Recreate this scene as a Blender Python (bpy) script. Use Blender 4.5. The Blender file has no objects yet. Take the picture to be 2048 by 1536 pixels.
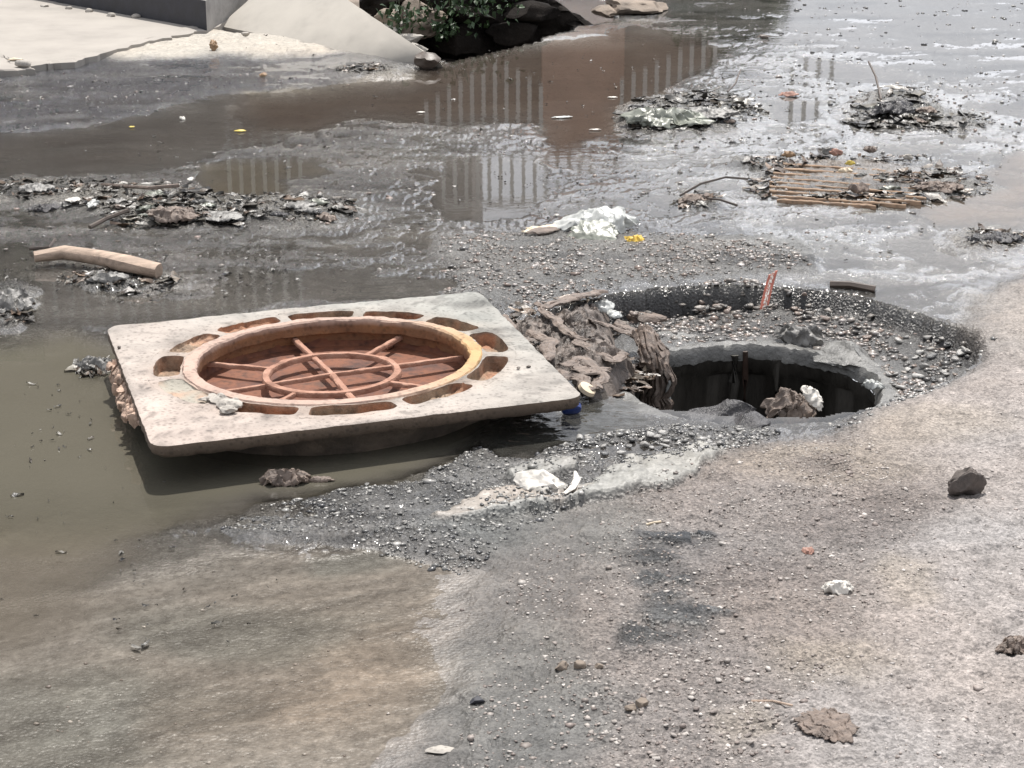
import bpy, bmesh, math, random
import numpy as np
from mathutils import Vector, Matrix
S = bpy.context.scene
COL = S.collection
random.seed(7); RNG = np.random.default_rng(11)

# ------------------------------------------------------------------ camera, world, sun, exposure
CAM_H, PITCH, FPX = 1.6, math.radians(18.8), 4000.0
cd = bpy.data.cameras.new('camera'); cam = bpy.data.objects.new('camera', cd); COL.objects.link(cam)
cam.location = (0, 0, CAM_H); cam.rotation_euler = (math.pi/2 - PITCH, 0, 0)
cd.sensor_width = 36; cd.lens = 36*FPX/2048; cd.clip_start = .05; cd.clip_end = 2000
S.camera = cam
SUN_EL, SUN_AZ = math.radians(66), math.radians(8)      # azimuth measured from +Y towards +X
w = bpy.data.worlds.new('World'); S.world = w; w.use_nodes = True
nt = w.node_tree; nt.nodes.clear()
sky = nt.nodes.new('ShaderNodeTexSky'); sky.sky_type = 'NISHITA'; sky.sun_disc = False
sky.sun_elevation = SUN_EL; sky.sun_rotation = SUN_AZ; sky.air_density = 1.0; sky.dust_density = 4.0; sky.ozone_density = 1.0
bg = nt.nodes.new('ShaderNodeBackground'); bg.inputs[1].default_value = .10
wo = nt.nodes.new('ShaderNodeOutputWorld')
# thin bright cloud cover mixed over the blue
tc = nt.nodes.new('ShaderNodeTexCoord'); mp = nt.nodes.new('ShaderNodeMapping'); mp.inputs[3].default_value = (1, 1, 3)
cn = nt.nodes.new('ShaderNodeTexNoise'); cn.inputs['Scale'].default_value = 2.2; cn.inputs['Detail'].default_value = 6
cr = nt.nodes.new('ShaderNodeValToRGB'); cr.color_ramp.elements[0].position = .25; cr.color_ramp.elements[1].position = .52
mx = nt.nodes.new('ShaderNodeMix'); mx.data_type = 'RGBA'; mx.inputs['B'].default_value = (9.0, 9.2, 9.8, 1)
nt.links.new(tc.outputs['Generated'], mp.inputs[0]); nt.links.new(mp.outputs[0], cn.inputs['Vector'])
nt.links.new(cn.outputs['Fac'], cr.inputs[0]); nt.links.new(cr.outputs[0], mx.inputs['Factor'])
# the cloud veil glows more on the sun's side of the sky
dp = nt.nodes.new('ShaderNodeVectorMath'); dp.operation = 'DOT_PRODUCT'; dp.inputs[1].default_value = (math.sin(SUN_AZ)*.8, math.cos(SUN_AZ)*.8, .6)
gm = nt.nodes.new('ShaderNodeMapRange'); gm.inputs['From Min'].default_value = -.6; gm.inputs['From Max'].default_value = 1; gm.inputs['To Min'].default_value = .62; gm.inputs['To Max'].default_value = 1.38
vm = nt.nodes.new('ShaderNodeVectorMath'); vm.operation = 'SCALE'
nt.links.new(tc.outputs['Generated'], dp.inputs[0]); nt.links.new(dp.outputs['Value'], gm.inputs[0]); nt.links.new(gm.outputs[0], vm.inputs['Scale'])
nt.links.new(sky.outputs[0], mx.inputs['A']); nt.links.new(mx.outputs['Result'], vm.inputs[0]); nt.links.new(vm.outputs[0], bg.inputs[0]); nt.links.new(bg.outputs[0], wo.inputs[0])
sd = bpy.data.lights.new('sun', 'SUN'); sd.energy = 4.9; sd.angle = math.radians(.55); sd.color = (1, .955, .9)
sun = bpy.data.objects.new('sun', sd); COL.objects.link(sun)
dvec = Vector((math.sin(SUN_AZ)*math.cos(SUN_EL), math.cos(SUN_AZ)*math.cos(SUN_EL), math.sin(SUN_EL)))
sun.rotation_euler = dvec.to_track_quat('Z', 'Y').to_euler()
vs = S.view_settings; vs.view_transform = 'Standard'; vs.look = 'None'; vs.exposure = 0.22; vs.gamma = 1; vs.use_curve_mapping = False

# ------------------------------------------------------------------ projection between photo pixels (2048x1536) and the ground
cp, sp = math.cos(PITCH), math.sin(PITCH)
def G(px, py, z=0.0):
    a = (px-1024)/FPX; b = (768-py)/FPX
    d = Vector((a, cp + b*sp, -sp + b*cp)); t = (z-CAM_H)/d.z
    return Vector((0, 0, CAM_H)) + d*t
def PX(x, y, z=0.0):
    dy = y; dz = z-CAM_H
    f = dy*cp - dz*sp; u = dy*sp + dz*cp
    return 1024 + FPX*x/f, 768 - FPX*u/f

# ------------------------------------------------------------------ noise
_p = RNG.permutation(256); PERM = np.concatenate([_p, _p, _p])
_g = RNG.normal(size=(256, 3)); GR = _g/np.linalg.norm(_g, axis=1)[:, None]
def perlin(x, y, z=0.0):
    x, y, z = np.broadcast_arrays(np.asarray(x, float), np.asarray(y, float), np.asarray(z, float))
    xi = np.floor(x).astype(int); yi = np.floor(y).astype(int); zi = np.floor(z).astype(int)
    xf, yf, zf = x-xi, y-yi, z-zi; xi &= 255; yi &= 255; zi &= 255
    f = lambda t: t*t*t*(t*(t*6-15)+10)
    u, v, ww = f(xf), f(yf), f(zf)
    def g(i, j, k):
        h = PERM[PERM[PERM[xi+i]+yi+j]+zi+k]; q = GR[h]
        return q[..., 0]*(xf-i) + q[..., 1]*(yf-j) + q[..., 2]*(zf-k)
    L = lambda a, b, t: a+t*(b-a)
    return L(L(L(g(0,0,0), g(1,0,0), u), L(g(0,1,0), g(1,1,0), u), v),
             L(L(g(0,0,1), g(1,0,1), u), L(g(0,1,1), g(1,1,1), u), v), ww)*1.6
def fbm(x, y, z=0.0, o=4, r=.5):
    s = 0; a = 1; t = 0
    for i in range(o):
        s = s + a*perlin(x*2**i+i*7.3, y*2**i+i*3.1, np.asarray(z)*2**i+i*1.7); t += a; a *= r
    return s/t*1.3
def ridge(x, y, z=0.0, o=4):
    s = 0; a = 1; t = 0
    for i in range(o):
        s = s + a*(1-np.abs(perlin(x*2**i+i*5.3, y*2**i+i*9.1, np.asarray(z)*2**i))*2); t += a; a *= .5
    return s/t
ss = lambda e0, e1, x: (lambda t: t*t*(3-2*t))(np.clip((x-e0)/(e1-e0), 0, 1))
def sdpoly(px, py, poly):
    P = np.array(poly, float); n = len(P); d = np.full(px.shape, 1e18); ins = np.zeros(px.shape, bool)
    for i in range(n):
        a = P[i]; b = P[(i+1) % n]; e = b-a; wx = px-a[0]; wy = py-a[1]
        t = np.clip((wx*e[0]+wy*e[1])/(e@e), 0, 1)
        d = np.minimum(d, (wx-t*e[0])**2 + ((wy-t*e[1])*2.6)**2)      # ground seen at a slant: height counts more
        c = ((a[1] > py) != (b[1] > py)) & (px < (b[0]-a[0])*(py-a[1])/(b[1]-a[1]+1e-12)+a[0]); ins ^= c
    d = np.sqrt(d); return np.where(ins, -d, d)

# ------------------------------------------------------------------ object helpers
def tag(o, label=None, cat=None, group=None, kind=None):
    if label: o['label'] = label
    if cat: o['category'] = cat
    if group: o['group'] = group
    if kind: o['kind'] = kind
    return o
def mesh(name, V, F, mat=None, smooth=True, col=None, sharp=.75):
    me = bpy.data.meshes.new(name)
    V = np.asarray(V, np.float32)
    if isinstance(F, np.ndarray):
        k = F.shape[1]; me.vertices.add(len(V)); me.vertices.foreach_set('co', V.ravel())
        me.loops.add(F.size); me.loops.foreach_set('vertex_index', F.astype(np.int32).ravel())
        me.polygons.add(len(F)); me.polygons.foreach_set('loop_start', np.arange(0, F.size, k, dtype=np.int32))
        me.update(calc_edges=True)
    else:
        me.from_pydata([tuple(map(float, v)) for v in V], [], F)
    me.validate()
    if smooth: me.polygons.foreach_set('use_smooth', np.ones(len(me.polygons), bool))
    if col is not None: attr(me, 'Col', col)
    if mat: me.materials.append(mat)
    if smooth and sharp: me.set_sharp_from_angle(angle=sharp)
    return me
def attr(me, name, data):
    data = np.asarray(data, np.float32)
    if data.ndim == 2:
        a = me.attributes.new(name, 'FLOAT_COLOR', 'POINT')
        a.data.foreach_set('color', np.concatenate([data, np.ones((len(data), 1), np.float32)], 1).ravel())
    else:
        a = me.attributes.new(name, 'FLOAT', 'POINT'); a.data.foreach_set('value', data)
def obj(name, me, parent=None, loc=None, rot=None, scale=None):
    o = bpy.data.objects.new(name, me); COL.objects.link(o)
    if parent: o.parent = parent
    if loc is not None: o.location = loc
    if rot is not None: o.rotation_euler = rot
    if scale is not None: o.scale = scale
    return o
def empty(name, loc=(0, 0, 0), rot=(0, 0, 0)):
    return obj(name, None, None, loc, rot)
def quads(nr, nc, wrap=False):
    i = np.arange(nr-1)[:, None]; j = np.arange(nc if wrap else nc-1)[None]
    a = i*nc+j; b = i*nc+(j+1) % nc
    return np.stack([a, b, b+nc, a+nc], -1).reshape(-1, 4)
def box(x0, x1, y0, y1, z0, z1):
    V = [(x, y, z) for z in (z0, z1) for y in (y0, y1) for x in (x0, x1)]
    return V, [(0,2,3,1), (4,5,7,6), (0,1,5,4), (2,6,7,3), (0,4,6,2), (1,3,7,5)]
def join(parts):
    V = []; F = []
    for v, f in parts:
        n = len(V); V += [tuple(q) for q in v]; F += [tuple(int(i)+n for i in q) for q in f]
    return V, F
def tube(pts, rad, n=8, rough=0.0, seed=0, flat=1.0):
    pts = [Vector(p) for p in pts]; V = []; m = len(pts)
    for i, p in enumerate(pts):
        t = (pts[min(i+1, m-1)]-pts[max(i-1, 0)]).normalized()
        s = t.cross(Vector((0, 0, 1))); s = s.normalized() if s.length > .01 else Vector((1, 0, 0)); u = s.cross(t)
        r = rad[i] if hasattr(rad, '__len__') else rad
        for k in range(n):
            a = 2*math.pi*k/n; q = r*(1+rough*float(perlin(p.x*40+math.cos(a)*1.3, p.y*40+math.sin(a)*1.3, seed+p.z*40)))
            V.append(p + s*(math.cos(a)*q) + u*(math.sin(a)*q*flat))
    F = [(i*n+k, i*n+(k+1) % n, (i+1)*n+(k+1) % n, (i+1)*n+k) for i in range(m-1) for k in range(n)]
    F += [tuple(range(n))[::-1], tuple(range((m-1)*n, m*n))]
    return V, F
_ico = {}
def ico(sub):
    if sub not in _ico:
        bm = bmesh.new(); bmesh.ops.create_icosphere(bm, subdivisions=sub, radius=1)
        _ico[sub] = (np.array([v.co[:] for v in bm.verts]), np.array([[v.index for v in f.verts] for f in bm.faces])); bm.free()
    return _ico[sub]
def rock(sub, seed, sx=1, sy=1, sz=.7, amp=.3, cut=4):
    V, F = ico(sub); V = V.copy(); r = np.random.default_rng(seed)
    for _ in range(cut*2):                       # broken facets
        n = r.normal(size=3); n /= np.linalg.norm(n); d = V@n; lim = r.uniform(.45, .82)
        V -= np.outer(np.maximum(d-lim, 0), n)
    V *= (1+amp*fbm(V[:, 0]*1.3+seed, V[:, 1]*1.3, V[:, 2]*1.3, 4))[:, None]
    if sub > 2: V *= (1+.10*fbm(V[:, 0]*5+seed, V[:, 1]*5, V[:, 2]*5, 4, .65)+.05*ridge(V[:, 0]*4, V[:, 1]*4+seed, V[:, 2]*4, 3))[:, None]
    return V*[sx, sy, sz], F

# ------------------------------------------------------------------ materials
def mat(name):
    m = bpy.data.materials.new(name); m.use_nodes = True; t = m.node_tree
    return m, t, t.nodes['Principled BSDF']
def N(t, typ, **kw):
    n = t.nodes.new(typ)
    for k, v in kw.items():
        if k in n.inputs: n.inputs[k].default_value = v
        else: setattr(n, k, v)
    return n
def pmat(name, stops, rough=.7, scale=20, detail=8, bump=.3, bscale=80, bdist=.004, spec=.5, stretch=(1, 1, 1), usecol=False, rr=.15, dist=0.0, metal=0.0, pits=0):
    """noise driven colour ramp, noise driven roughness and two scales of bump"""
    m, t, b = mat(name); L = t.links.new
    tc = N(t, 'ShaderNodeTexCoord'); mp = N(t, 'ShaderNodeMapping'); mp.inputs[3].default_value = stretch
    L(tc.outputs['Object'], mp.inputs[0])
    n1 = N(t, 'ShaderNodeTexNoise', Scale=scale, Detail=detail, Roughness=.62, Distortion=dist); L(mp.outputs[0], n1.inputs['Vector'])
    cr = N(t, 'ShaderNodeValToRGB'); e = cr.color_ramp.elements
    ps = np.linspace(.3, .7, len(stops))
    while len(e) < len(stops): e.new(.5)
    for i, c in enumerate(stops): e[i].position = ps[i]; e[i].color = (*c, 1)
    L(n1.outputs['Fac'], cr.inputs[0]); out = cr.outputs[0]
    if usecol:
        a = N(t, 'ShaderNodeAttribute', attribute_name='Col'); mm = N(t, 'ShaderNodeMix', data_type='RGBA', blend_type='MULTIPLY')
        mm.inputs['Factor'].default_value = 1; L(a.outputs['Color'], mm.inputs['A']); L(out, mm.inputs['B']); out = mm.outputs['Result']
    if pits:
        vo = N(t, 'ShaderNodeTexVoronoi', Scale=pits); L(mp.outputs[0], vo.inputs['Vector']); n9 = N(t, 'ShaderNodeTexNoise', Scale=pits*.3, Detail=6, Roughness=.7); L(mp.outputs[0], n9.inputs['Vector'])
        su = N(t, 'ShaderNodeMath', operation='ADD'); L(vo.outputs['Distance'], su.inputs[0]); L(n9.outputs['Fac'], su.inputs[1])
        pr = N(t, 'ShaderNodeMapRange'); pr.inputs['From Min'].default_value = .42; pr.inputs['From Max'].default_value = .92; pr.inputs['To Min'].default_value = .5; pr.inputs['To Max'].default_value = 1.08; L(su.outputs[0], pr.inputs[0])
        mq = N(t, 'ShaderNodeMix', data_type='RGBA', blend_type='MULTIPLY'); mq.inputs['Factor'].default_value = 1; L(out, mq.inputs['A']); L(pr.outputs[0], mq.inputs['B']); out = mq.outputs['Result']
    L(out, b.inputs['Base Color'])
    n2 = N(t, 'ShaderNodeTexNoise', Scale=bscale, Detail=10, Roughness=.65); L(mp.outputs[0], n2.inputs['Vector'])
    mr = N(t, 'ShaderNodeMapRange'); mr.inputs['To Min'].default_value = max(rough-rr, .03); mr.inputs['To Max'].default_value = min(rough+rr, 1)
    L(n1.outputs['Fac'], mr.inputs[0]); L(mr.outputs[0], b.inputs['Roughness'])
    bp = N(t, 'ShaderNodeBump', Strength=bump, Distance=bdist); L(n2.outputs['Fac'], bp.inputs['Height']); L(bp.outputs[0], b.inputs['Normal'])
    b.inputs['Specular IOR Level'].default_value = spec; b.inputs['Metallic'].default_value = metal
    return m
def sc3(c, k): return tuple(x*k for x in c)
M = {}
def tone(name, c, lo=.7, hi=1.25, **kw):
    M[name] = pmat(name, [sc3(c, lo), c, sc3(c, hi)], **kw); return M[name]
tone('stone', (.9, .9, .9), usecol=True, rough=.55, scale=60, bscale=200, bump=.5, bdist=.002)
tone('wet_stone', (.85, .85, .85), usecol=True, rough=.25, rr=.1, scale=60, bscale=160, bump=.5, bdist=.002)
tone('white_cement', (.35, .325, .29), pits=110, lo=.7, hi=1.15, rough=.85, scale=9, bscale=120, bump=.35, bdist=.003)
tone('post', (.37, .345, .305), lo=.82, hi=1.08, rough=.8, scale=5, bscale=60, bump=.15, bdist=.003)
tone('leaf_dry', (.24, .15, .08), rough=.6, scale=30)
tone('leaf_yellow', (.55, .42, .08), rough=.5, scale=30)
tone('leaf_red', (.30, .16, .12), rough=.55, scale=30)
tone('litter', (.85, .85, .85), lo=.4, hi=1.3, pits=50, usecol=True, rough=.3, scale=40, bscale=120, bump=.5)
tone('rag', (.18, .14, .115), lo=.35, hi=1.5, rough=.5, scale=18, stretch=(1, 4, 1), bscale=90, bump=.7, bdist=.006)
tone('rag_grey', (.17, .165, .155), lo=.4, hi=1.7, rough=.42, scale=25, bscale=90, bump=.6, bdist=.005)
tone('plastic_pale', (.46, .47, .45), lo=.6, hi=1.3, rough=.33, scale=14, bscale=60, bump=.4)
tone('plastic_sheet', (.21, .22, .185), lo=.45, hi=1.5, rough=.33, scale=12, bscale=60, bump=.5)
tone('white_cloth', (.60, .57, .52), pits=60, lo=.6, hi=1.1, rough=.7, scale=30, bscale=80, bump=.5)
tone('wood', (.37, .28, .215), pits=90, lo=.55, hi=1.25, rough=.7, scale=10, stretch=(.5, 6, 6), bscale=60, bump=.6)
tone('dark_wood', (.08, .062, .05), rough=.5, scale=30)
tone('kerb_shade_and_chip', (.028, .029, .036), lo=.6, hi=1.6, rough=.6, scale=12)  # kerb face with its shade put into the colour; also a dark chip
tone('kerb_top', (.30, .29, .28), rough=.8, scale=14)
tone('sludge', (.04, .038, .04), lo=.4, hi=1.8, rough=.28, scale=30, bscale=80, bump=.9, bdist=.008)
tone('yellow_plastic', (.62, .42, .07), rough=.35, scale=30)
tone('red_print', (.40, .12, .08), rough=.4, scale=30)
tone('cream', (.62, .52, .38), rough=.5, scale=30, lo=.8, hi=1.1)
tone('blue_plastic', (.045, .075, .26), rough=.3, scale=30, lo=.8, hi=1.15, bump=.1)
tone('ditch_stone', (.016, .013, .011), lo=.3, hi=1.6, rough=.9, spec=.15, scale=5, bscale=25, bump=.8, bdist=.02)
tone('ditch_rock', (.21, .17, .135), lo=.5, hi=1.4, rough=.8, scale=7, bscale=40, bump=.6, bdist=.01)
tone('fern', (.03, .06, .02), lo=.5, hi=1.6, rough=.5, scale=20)
tone('shaft', (.05, .046, .040), lo=.25, hi=2.0, rough=.45, scale=7, stretch=(1.6, 1.6, .25), bscale=30, bump=.7, bdist=.01)
tone('iron_pipe', (.05, .03, .022), lo=.4, hi=1.8, rough=.5, scale=14)
tone('wet_concrete', (.15, .148, .14), lo=.55, hi=1.5, rough=.3, scale=14, bscale=70, bump=.7, bdist=.008)
tone('grate_rust', (.25, .165, .105), pits=60, lo=.55, hi=1.3, rough=.7, scale=25)
tone('tyre', (.05, .05, .055), rough=.5)
tone('white_paint', (.78, .77, .72), lo=.92, hi=1.05, rough=.5, scale=4)
tone('brick_wall', (.62, .41, .31), lo=.7, hi=1.15, rough=.85, scale=2)
tone('house_wall', (.36, .31, .27), lo=.6, hi=1.15, rough=.9, scale=1.2)
tone('house_trim', (.13, .125, .10), rough=.8, scale=1)
tone('bark', (.10, .07, .05), rough=.9, scale=8)
tone('crown', (.05, .085, .03), rough=.6, scale=8)

# ground: colour, roughness and grain are maps of the materials lying there, plus pit wall shade
m, t, b = mat('ground'); L = t.links.new
ac = N(t, 'ShaderNodeAttribute', attribute_name='Col'); ar = N(t, 'ShaderNodeAttribute', attribute_name='Rough'); ag = N(t, 'ShaderNodeAttribute', attribute_name='Grain')
tc = N(t, 'ShaderNodeTexCoord')
n1 = N(t, 'ShaderNodeTexNoise', Scale=45, Detail=9, Roughness=.7); L(tc.outputs['Object'], n1.inputs['Vector'])
mr = N(t, 'ShaderNodeMapRange'); mr.inputs['From Min'].default_value = .3; mr.inputs['From Max'].default_value = .7; mr.inputs['To Min'].default_value = .62; mr.inputs['To Max'].default_value = 1.38
L(n1.outputs['Fac'], mr.inputs[0])
mm = N(t, 'ShaderNodeMix', data_type='RGBA', blend_type='MULTIPLY'); mm.inputs['Factor'].default_value = 1
L(ac.outputs['Color'], mm.inputs['A']); L(mr.outputs[0], mm.inputs['B']); 
v3 = N(t, 'ShaderNodeTexVoronoi', Scale=230); L(tc.outputs['Object'], v3.inputs['Vector']); sv = N(t, 'ShaderNodeSeparateColor'); L(v3.outputs['Color'], sv.inputs[0])
m3 = N(t, 'ShaderNodeMapRange'); m3.inputs['To Min'].default_value = .55; m3.inputs['To Max'].default_value = 1.55; L(sv.outputs[0], m3.inputs[0])
m4 = N(t, 'ShaderNodeMix', data_type='RGBA', blend_type='MULTIPLY'); L(ag.outputs['Fac'], m4.inputs['Factor']); L(mm.outputs['Result'], m4.inputs['A']); L(m3.outputs[0], m4.inputs['B']); L(m4.outputs['Result'], b.inputs['Base Color'])
n2 = N(t, 'ShaderNodeTexNoise', Scale=120, Detail=6, Roughness=.75); L(tc.outputs['Object'], n2.inputs['Vector'])
v2 = N(t, 'ShaderNodeTexVoronoi', Scale=130); L(tc.outputs['Object'], v2.inputs['Vector'])
ad = N(t, 'ShaderNodeMath', operation='ADD'); L(n2.outputs['Fac'], ad.inputs[0]); L(v2.outputs['Distance'], ad.inputs[1])
bp = N(t, 'ShaderNodeBump', Distance=.006); L(ad.outputs[0], bp.inputs['Height']); L(ag.outputs['Fac'], bp.inputs['Strength']); L(bp.outputs[0], b.inputs['Normal'])
rm = N(t, 'ShaderNodeMath', operation='MULTIPLY_ADD'); L(n1.outputs['Fac'], rm.inputs[0]); rm.inputs[1].default_value = .3; 
rs = N(t, 'ShaderNodeMath', operation='SUBTRACT'); L(ar.outputs['Fac'], rs.inputs[0]); rs.inputs[1].default_value = .15; L(rs.outputs[0], rm.inputs[2]); rm.use_clamp = True
L(rm.outputs[0], b.inputs['Roughness']); M['ground'] = m
wt = N(t, 'ShaderNodeMapRange'); wt.inputs['From Min'].default_value = .36; wt.inputs['From Max'].default_value = .16; wt.inputs['To Min'].default_value = 0; wt.inputs['To Max'].default_value = .9; L(ar.outputs['Fac'], wt.inputs[0])
L(wt.outputs[0], b.inputs['Coat Weight']); b.inputs['Coat Roughness'].default_value = .09; b.inputs['Coat IOR'].default_value = 1.36

# water: murky body whose opacity grows with its depth, under a mirror-smooth rippled surface
m, t, b = mat('water'); L = t.links.new; t.nodes.remove(b); out = t.nodes['Material Output']
ac = N(t, 'ShaderNodeAttribute', attribute_name='Col'); ad_ = N(t, 'ShaderNodeAttribute', attribute_name='Depth'); aw = N(t, 'ShaderNodeAttribute', attribute_name='Wave')
tc = N(t, 'ShaderNodeTexCoord'); mp = N(t, 'ShaderNodeMapping'); mp.inputs[3].default_value = (.55, 1, 1); mp.inputs[2].default_value = (0, 0, math.radians(-12)); L(tc.outputs['Object'], mp.inputs[0])
n1 = N(t, 'ShaderNodeTexNoise', Scale=26, Detail=3, Roughness=.5, Distortion=.6); L(mp.outputs[0], n1.inputs['Vector'])
bp = N(t, 'ShaderNodeBump', Distance=.01); L(n1.outputs['Fac'], bp.inputs['Height']); L(aw.outputs['Fac'], bp.inputs['Strength'])
df = N(t, 'ShaderNodeBsdfDiffuse'); L(ac.outputs['Color'], df.inputs[0])
tr = N(t, 'ShaderNodeBsdfTransparent'); tr.inputs[0].default_value = (.985, .975, .955, 1)
m1 = N(t, 'ShaderNodeMixShader'); L(ad_.outputs['Fac'], m1.inputs[0]); L(tr.outputs[0], m1.inputs[1]); L(df.outputs[0], m1.inputs[2])
gl = N(t, 'ShaderNodeBsdfGlossy'); gl.inputs['Roughness'].default_value = .012; L(bp.outputs[0], gl.inputs['Normal'])
fr = N(t, 'ShaderNodeFresnel', IOR=1.36); L(bp.outputs[0], fr.inputs['Normal'])
m2 = N(t, 'ShaderNodeMixShader'); L(fr.outputs[0], m2.inputs[0]); L(m1.outputs[0], m2.inputs[1]); L(gl.outputs[0], m2.inputs[2]); L(m2.outputs[0], out.inputs[0])
M['water'] = m

# ------------------------------------------------------------------ terrain
PIT = G(1495, 722, -.03); PIT_R = .625
HOLE = G(1507, 768, -.075); HOLE_R = .328
def build_fields(X, Y):
    px, py = PX(X, np.maximum(Y, 1.2)); px = np.clip(px, -4000, 6000); py = np.clip(py, -1200, 4000)
    w1 = fbm(X*3.1, Y*3.1, 1.0, 4); w2 = fbm(X*3.1, Y*3.1, 9.0, 4); w3 = fbm(X*14, Y*14, 3.0, 3)
    sc = FPX*.001*40*(4.7/np.maximum(Y, 1.5))/4   # warp in pixels, smaller far off
    qx = px + w1*sc*1.5 + w3*sc*.35; qy = py + w2*sc*.55 + w3*sc*.12
    n = len(px)
    C = np.zeros((n, 3)); R = np.zeros(n); H = np.zeros(n); GRN = np.zeros(n); WV = np.full(n, .05)
    def put(mask, col=None, r=None, h=None, g=None, wv=None, dh=None):
        nonlocal C, R, H, GRN, WV
        if col is not None: C[:] = C*(1-mask[:, None]) + np.array(col)*mask[:, None]
        if r is not None: R[:] = R*(1-mask)+r*mask
        if h is not None: H[:] = H*(1-mask)+h*mask
        if dh is not None: H[:] = H+dh*mask
        if g is not None: GRN[:] = GRN*(1-mask)+g*mask
        if wv is not None: WV[:] = WV*(1-mask)+wv*mask
    def P(poly, f=20): return 1-ss(-f, f, sdpoly(qx, qy, poly))
    def E(cx, cy, rx, ry, f=.5): 
        return 1-ss(1-f, 1+f, np.sqrt(((qx-cx)/rx)**2+((qy-cy)/ry)**2))
    # general wet grey mud street
    put(np.ones(n), (.072, .069, .065), .11, .0010, .8)
    # far right: thin sheet of water over grey concrete
    put(P([(1250, -400), (1250, 20), (1420, 60), (1700, 120), (2400, 300), (6000, 300), (6000, -400)], 60), (.165, .164, .164), .12, -.0016, .4)
    put(P([(1450, 130), (1800, 140), (2300, 320), (2300, 600), (1950, 600), (1600, 560), (1450, 420), (1250, 330)], 70), (.14, .137, .132), .12, .0004, .5)
    # blackish shining sludge band top left
    put(P([(-3000, 120), (0, 140), (200, 110), (480, 85), (640, 100), (850, 130), (920, 125), (840, 160), (620, 185), (460, 190), (200, 250), (0, 280), (-3000, 300)], 25), (.035, .038, .046), .12, .006, .6)
    put(P([(150, 105), (300, 78), (430, 60), (640, 95), (700, 108), (540, 118), (430, 112), (250, 125)], 18), (.34, .31, .265), .7, .022, .3)
    put(P([(480, 185), (640, 172), (850, 140), (860, 165), (700, 200), (600, 230), (520, 228)], 14), (.24, .225, .195), .2, .002, .1)
    # brown thin flow at the bottom left
    put(P([(-3000, 1180), (200, 1180), (450, 1090), (800, 1060), (950, 1150), (1010, 1290), (960, 1400), (820, 1600), (600, 3600), (-3000, 3600)], 90), (.165, .15, .135), .28, -.0022, .25)
    for e in [(480, 1255, 260, 55), (150, 1420, 260, 85), (700, 1130, 90, 22), (60, 1520, 250, 60)]:
        put(E(*e)*.85, (.095, .103, .097), .25, -.0035, .3)
    for e in [(850, 1320, 190, 60), (360, 1440, 90, 55), (600, 1400, 150, 50)]:
        put(E(*e)*.4, (.205, .168, .135), .3)
    # gravel flats
    put(P([(480, 1000), (640, 955), (900, 925), (1000, 870), (1180, 800), (1300, 850), (1540, 850), (1480, 910), (1250, 960), (1060, 1060), (930, 1160), (640, 1080), (420, 1060)], 22), (.085, .083, .08), .3, .007, .9)
    put(P([(880, 470), (1150, 470), (1600, 480), (1640, 540), (1380, 560), (1180, 580), (1000, 620), (900, 585)], 25), (.105, .102, .096), .35, .012, .9)
    # bank: drier earth to the right
    put(P([(1000, 1190), (1080, 1060), (1260, 1000), (1480, 905), (1700, 850), (1900, 790), (2010, 700), (2060, 560), (2400, 520), (6000, 500), (6000, 4000), (700, 4000), (860, 1500), (980, 1360)], 105), (.172, .149, .135), .6, .018, .85)
    put(P([(780, 1700), (900, 1400), (900, 1150), (1060, 1060), (1200, 1030), (1230, 1120), (1150, 1300), (1120, 1700)], 120)*.9, (.105, .095, .086), .5, .003, .5)
    put(P([(-3000, 1180), (200, 1180), (450, 1090), (820, 1070), (1000, 1160), (1060, 1290), (1000, 1420), (900, 1600), (700, 3600), (-3000, 3600)], 190)*.38, (.135, .122, .108), .3)
    put(P([(1700, 800), (1900, 770), (2020, 700), (2100, 600), (6000, 560), (6000, 4000), (1500, 4000), (1560, 1440), (1700, 1330), (1800, 1130), (1900, 1000), (1750, 900)], 130), (.245, .222, .208), .85, .030, .65)
    put(P([(1950, 600), (2100, 590), (6000, 560), (6000, 760), (2080, 760), (1960, 690)], 70)*.85, (.225, .205, .188), .75, .024, .55)
    for e in [(1650, 940, 170, 45), (1850, 870, 150, 40), (1830, 1180, 60, 50), (1640, 1350, 130, 45), (1500, 1470, 60, 40)]:
        put(E(*e)*.4, (.25, .215, .17), .85)
    for e in [(1050, 1400, 170, 150), (1000, 1060, 130, 50), (1230, 1080, 90, 60)]:
        put(E(*e)*.5, (.105, .108, .10), .5)
    for e in [(1480, 1160, 170, 36), (1700, 1070, 150, 34), (1800, 1030, 120, 30), (1640, 950, 60, 20)]:
        put(E(*e)*.6, (.125, .105, .095), .6, None, 1.0)
    # smooth light cement patch, flat slab bit
    put(P([(930, 1030), (1060, 1000), (1180, 985), (1280, 930), (1400, 905), (1470, 912), (1400, 960), (1200, 1010), (1040, 1040)], 12), (.21, .21, .195), .5, .030, .2)
    put(P([(1000, 960), (1060, 935), (1180, 932), (1160, 950), (1080, 972), (1030, 975)], 8), (.20, .197, .183), .5, .030, .25)
    put(P([(960, 995), (1020, 985), (1050, 1010), (1180, 990), (1100, 1030), (900, 1030)], 12), (.25, .22, .19), .45, .022, .2)
    # black tarry spots in the foreground
    tar = (w3 + .35*w1 > -.12)
    for e in [(1310, 1175, 52, 52), (1325, 1262, 66, 44), (1370, 1105, 75, 15), (1395, 1245, 50, 10)]:
        put(E(*e, .5)*(.45+.55*tar), (.016, .018, .021), .3, None, 1.0); put(E(*e, .35)*tar, dh=.009)
    put(E(1320, 1215, 110, 110, .5)*.3, (.11, .112, .11), .5)
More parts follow.
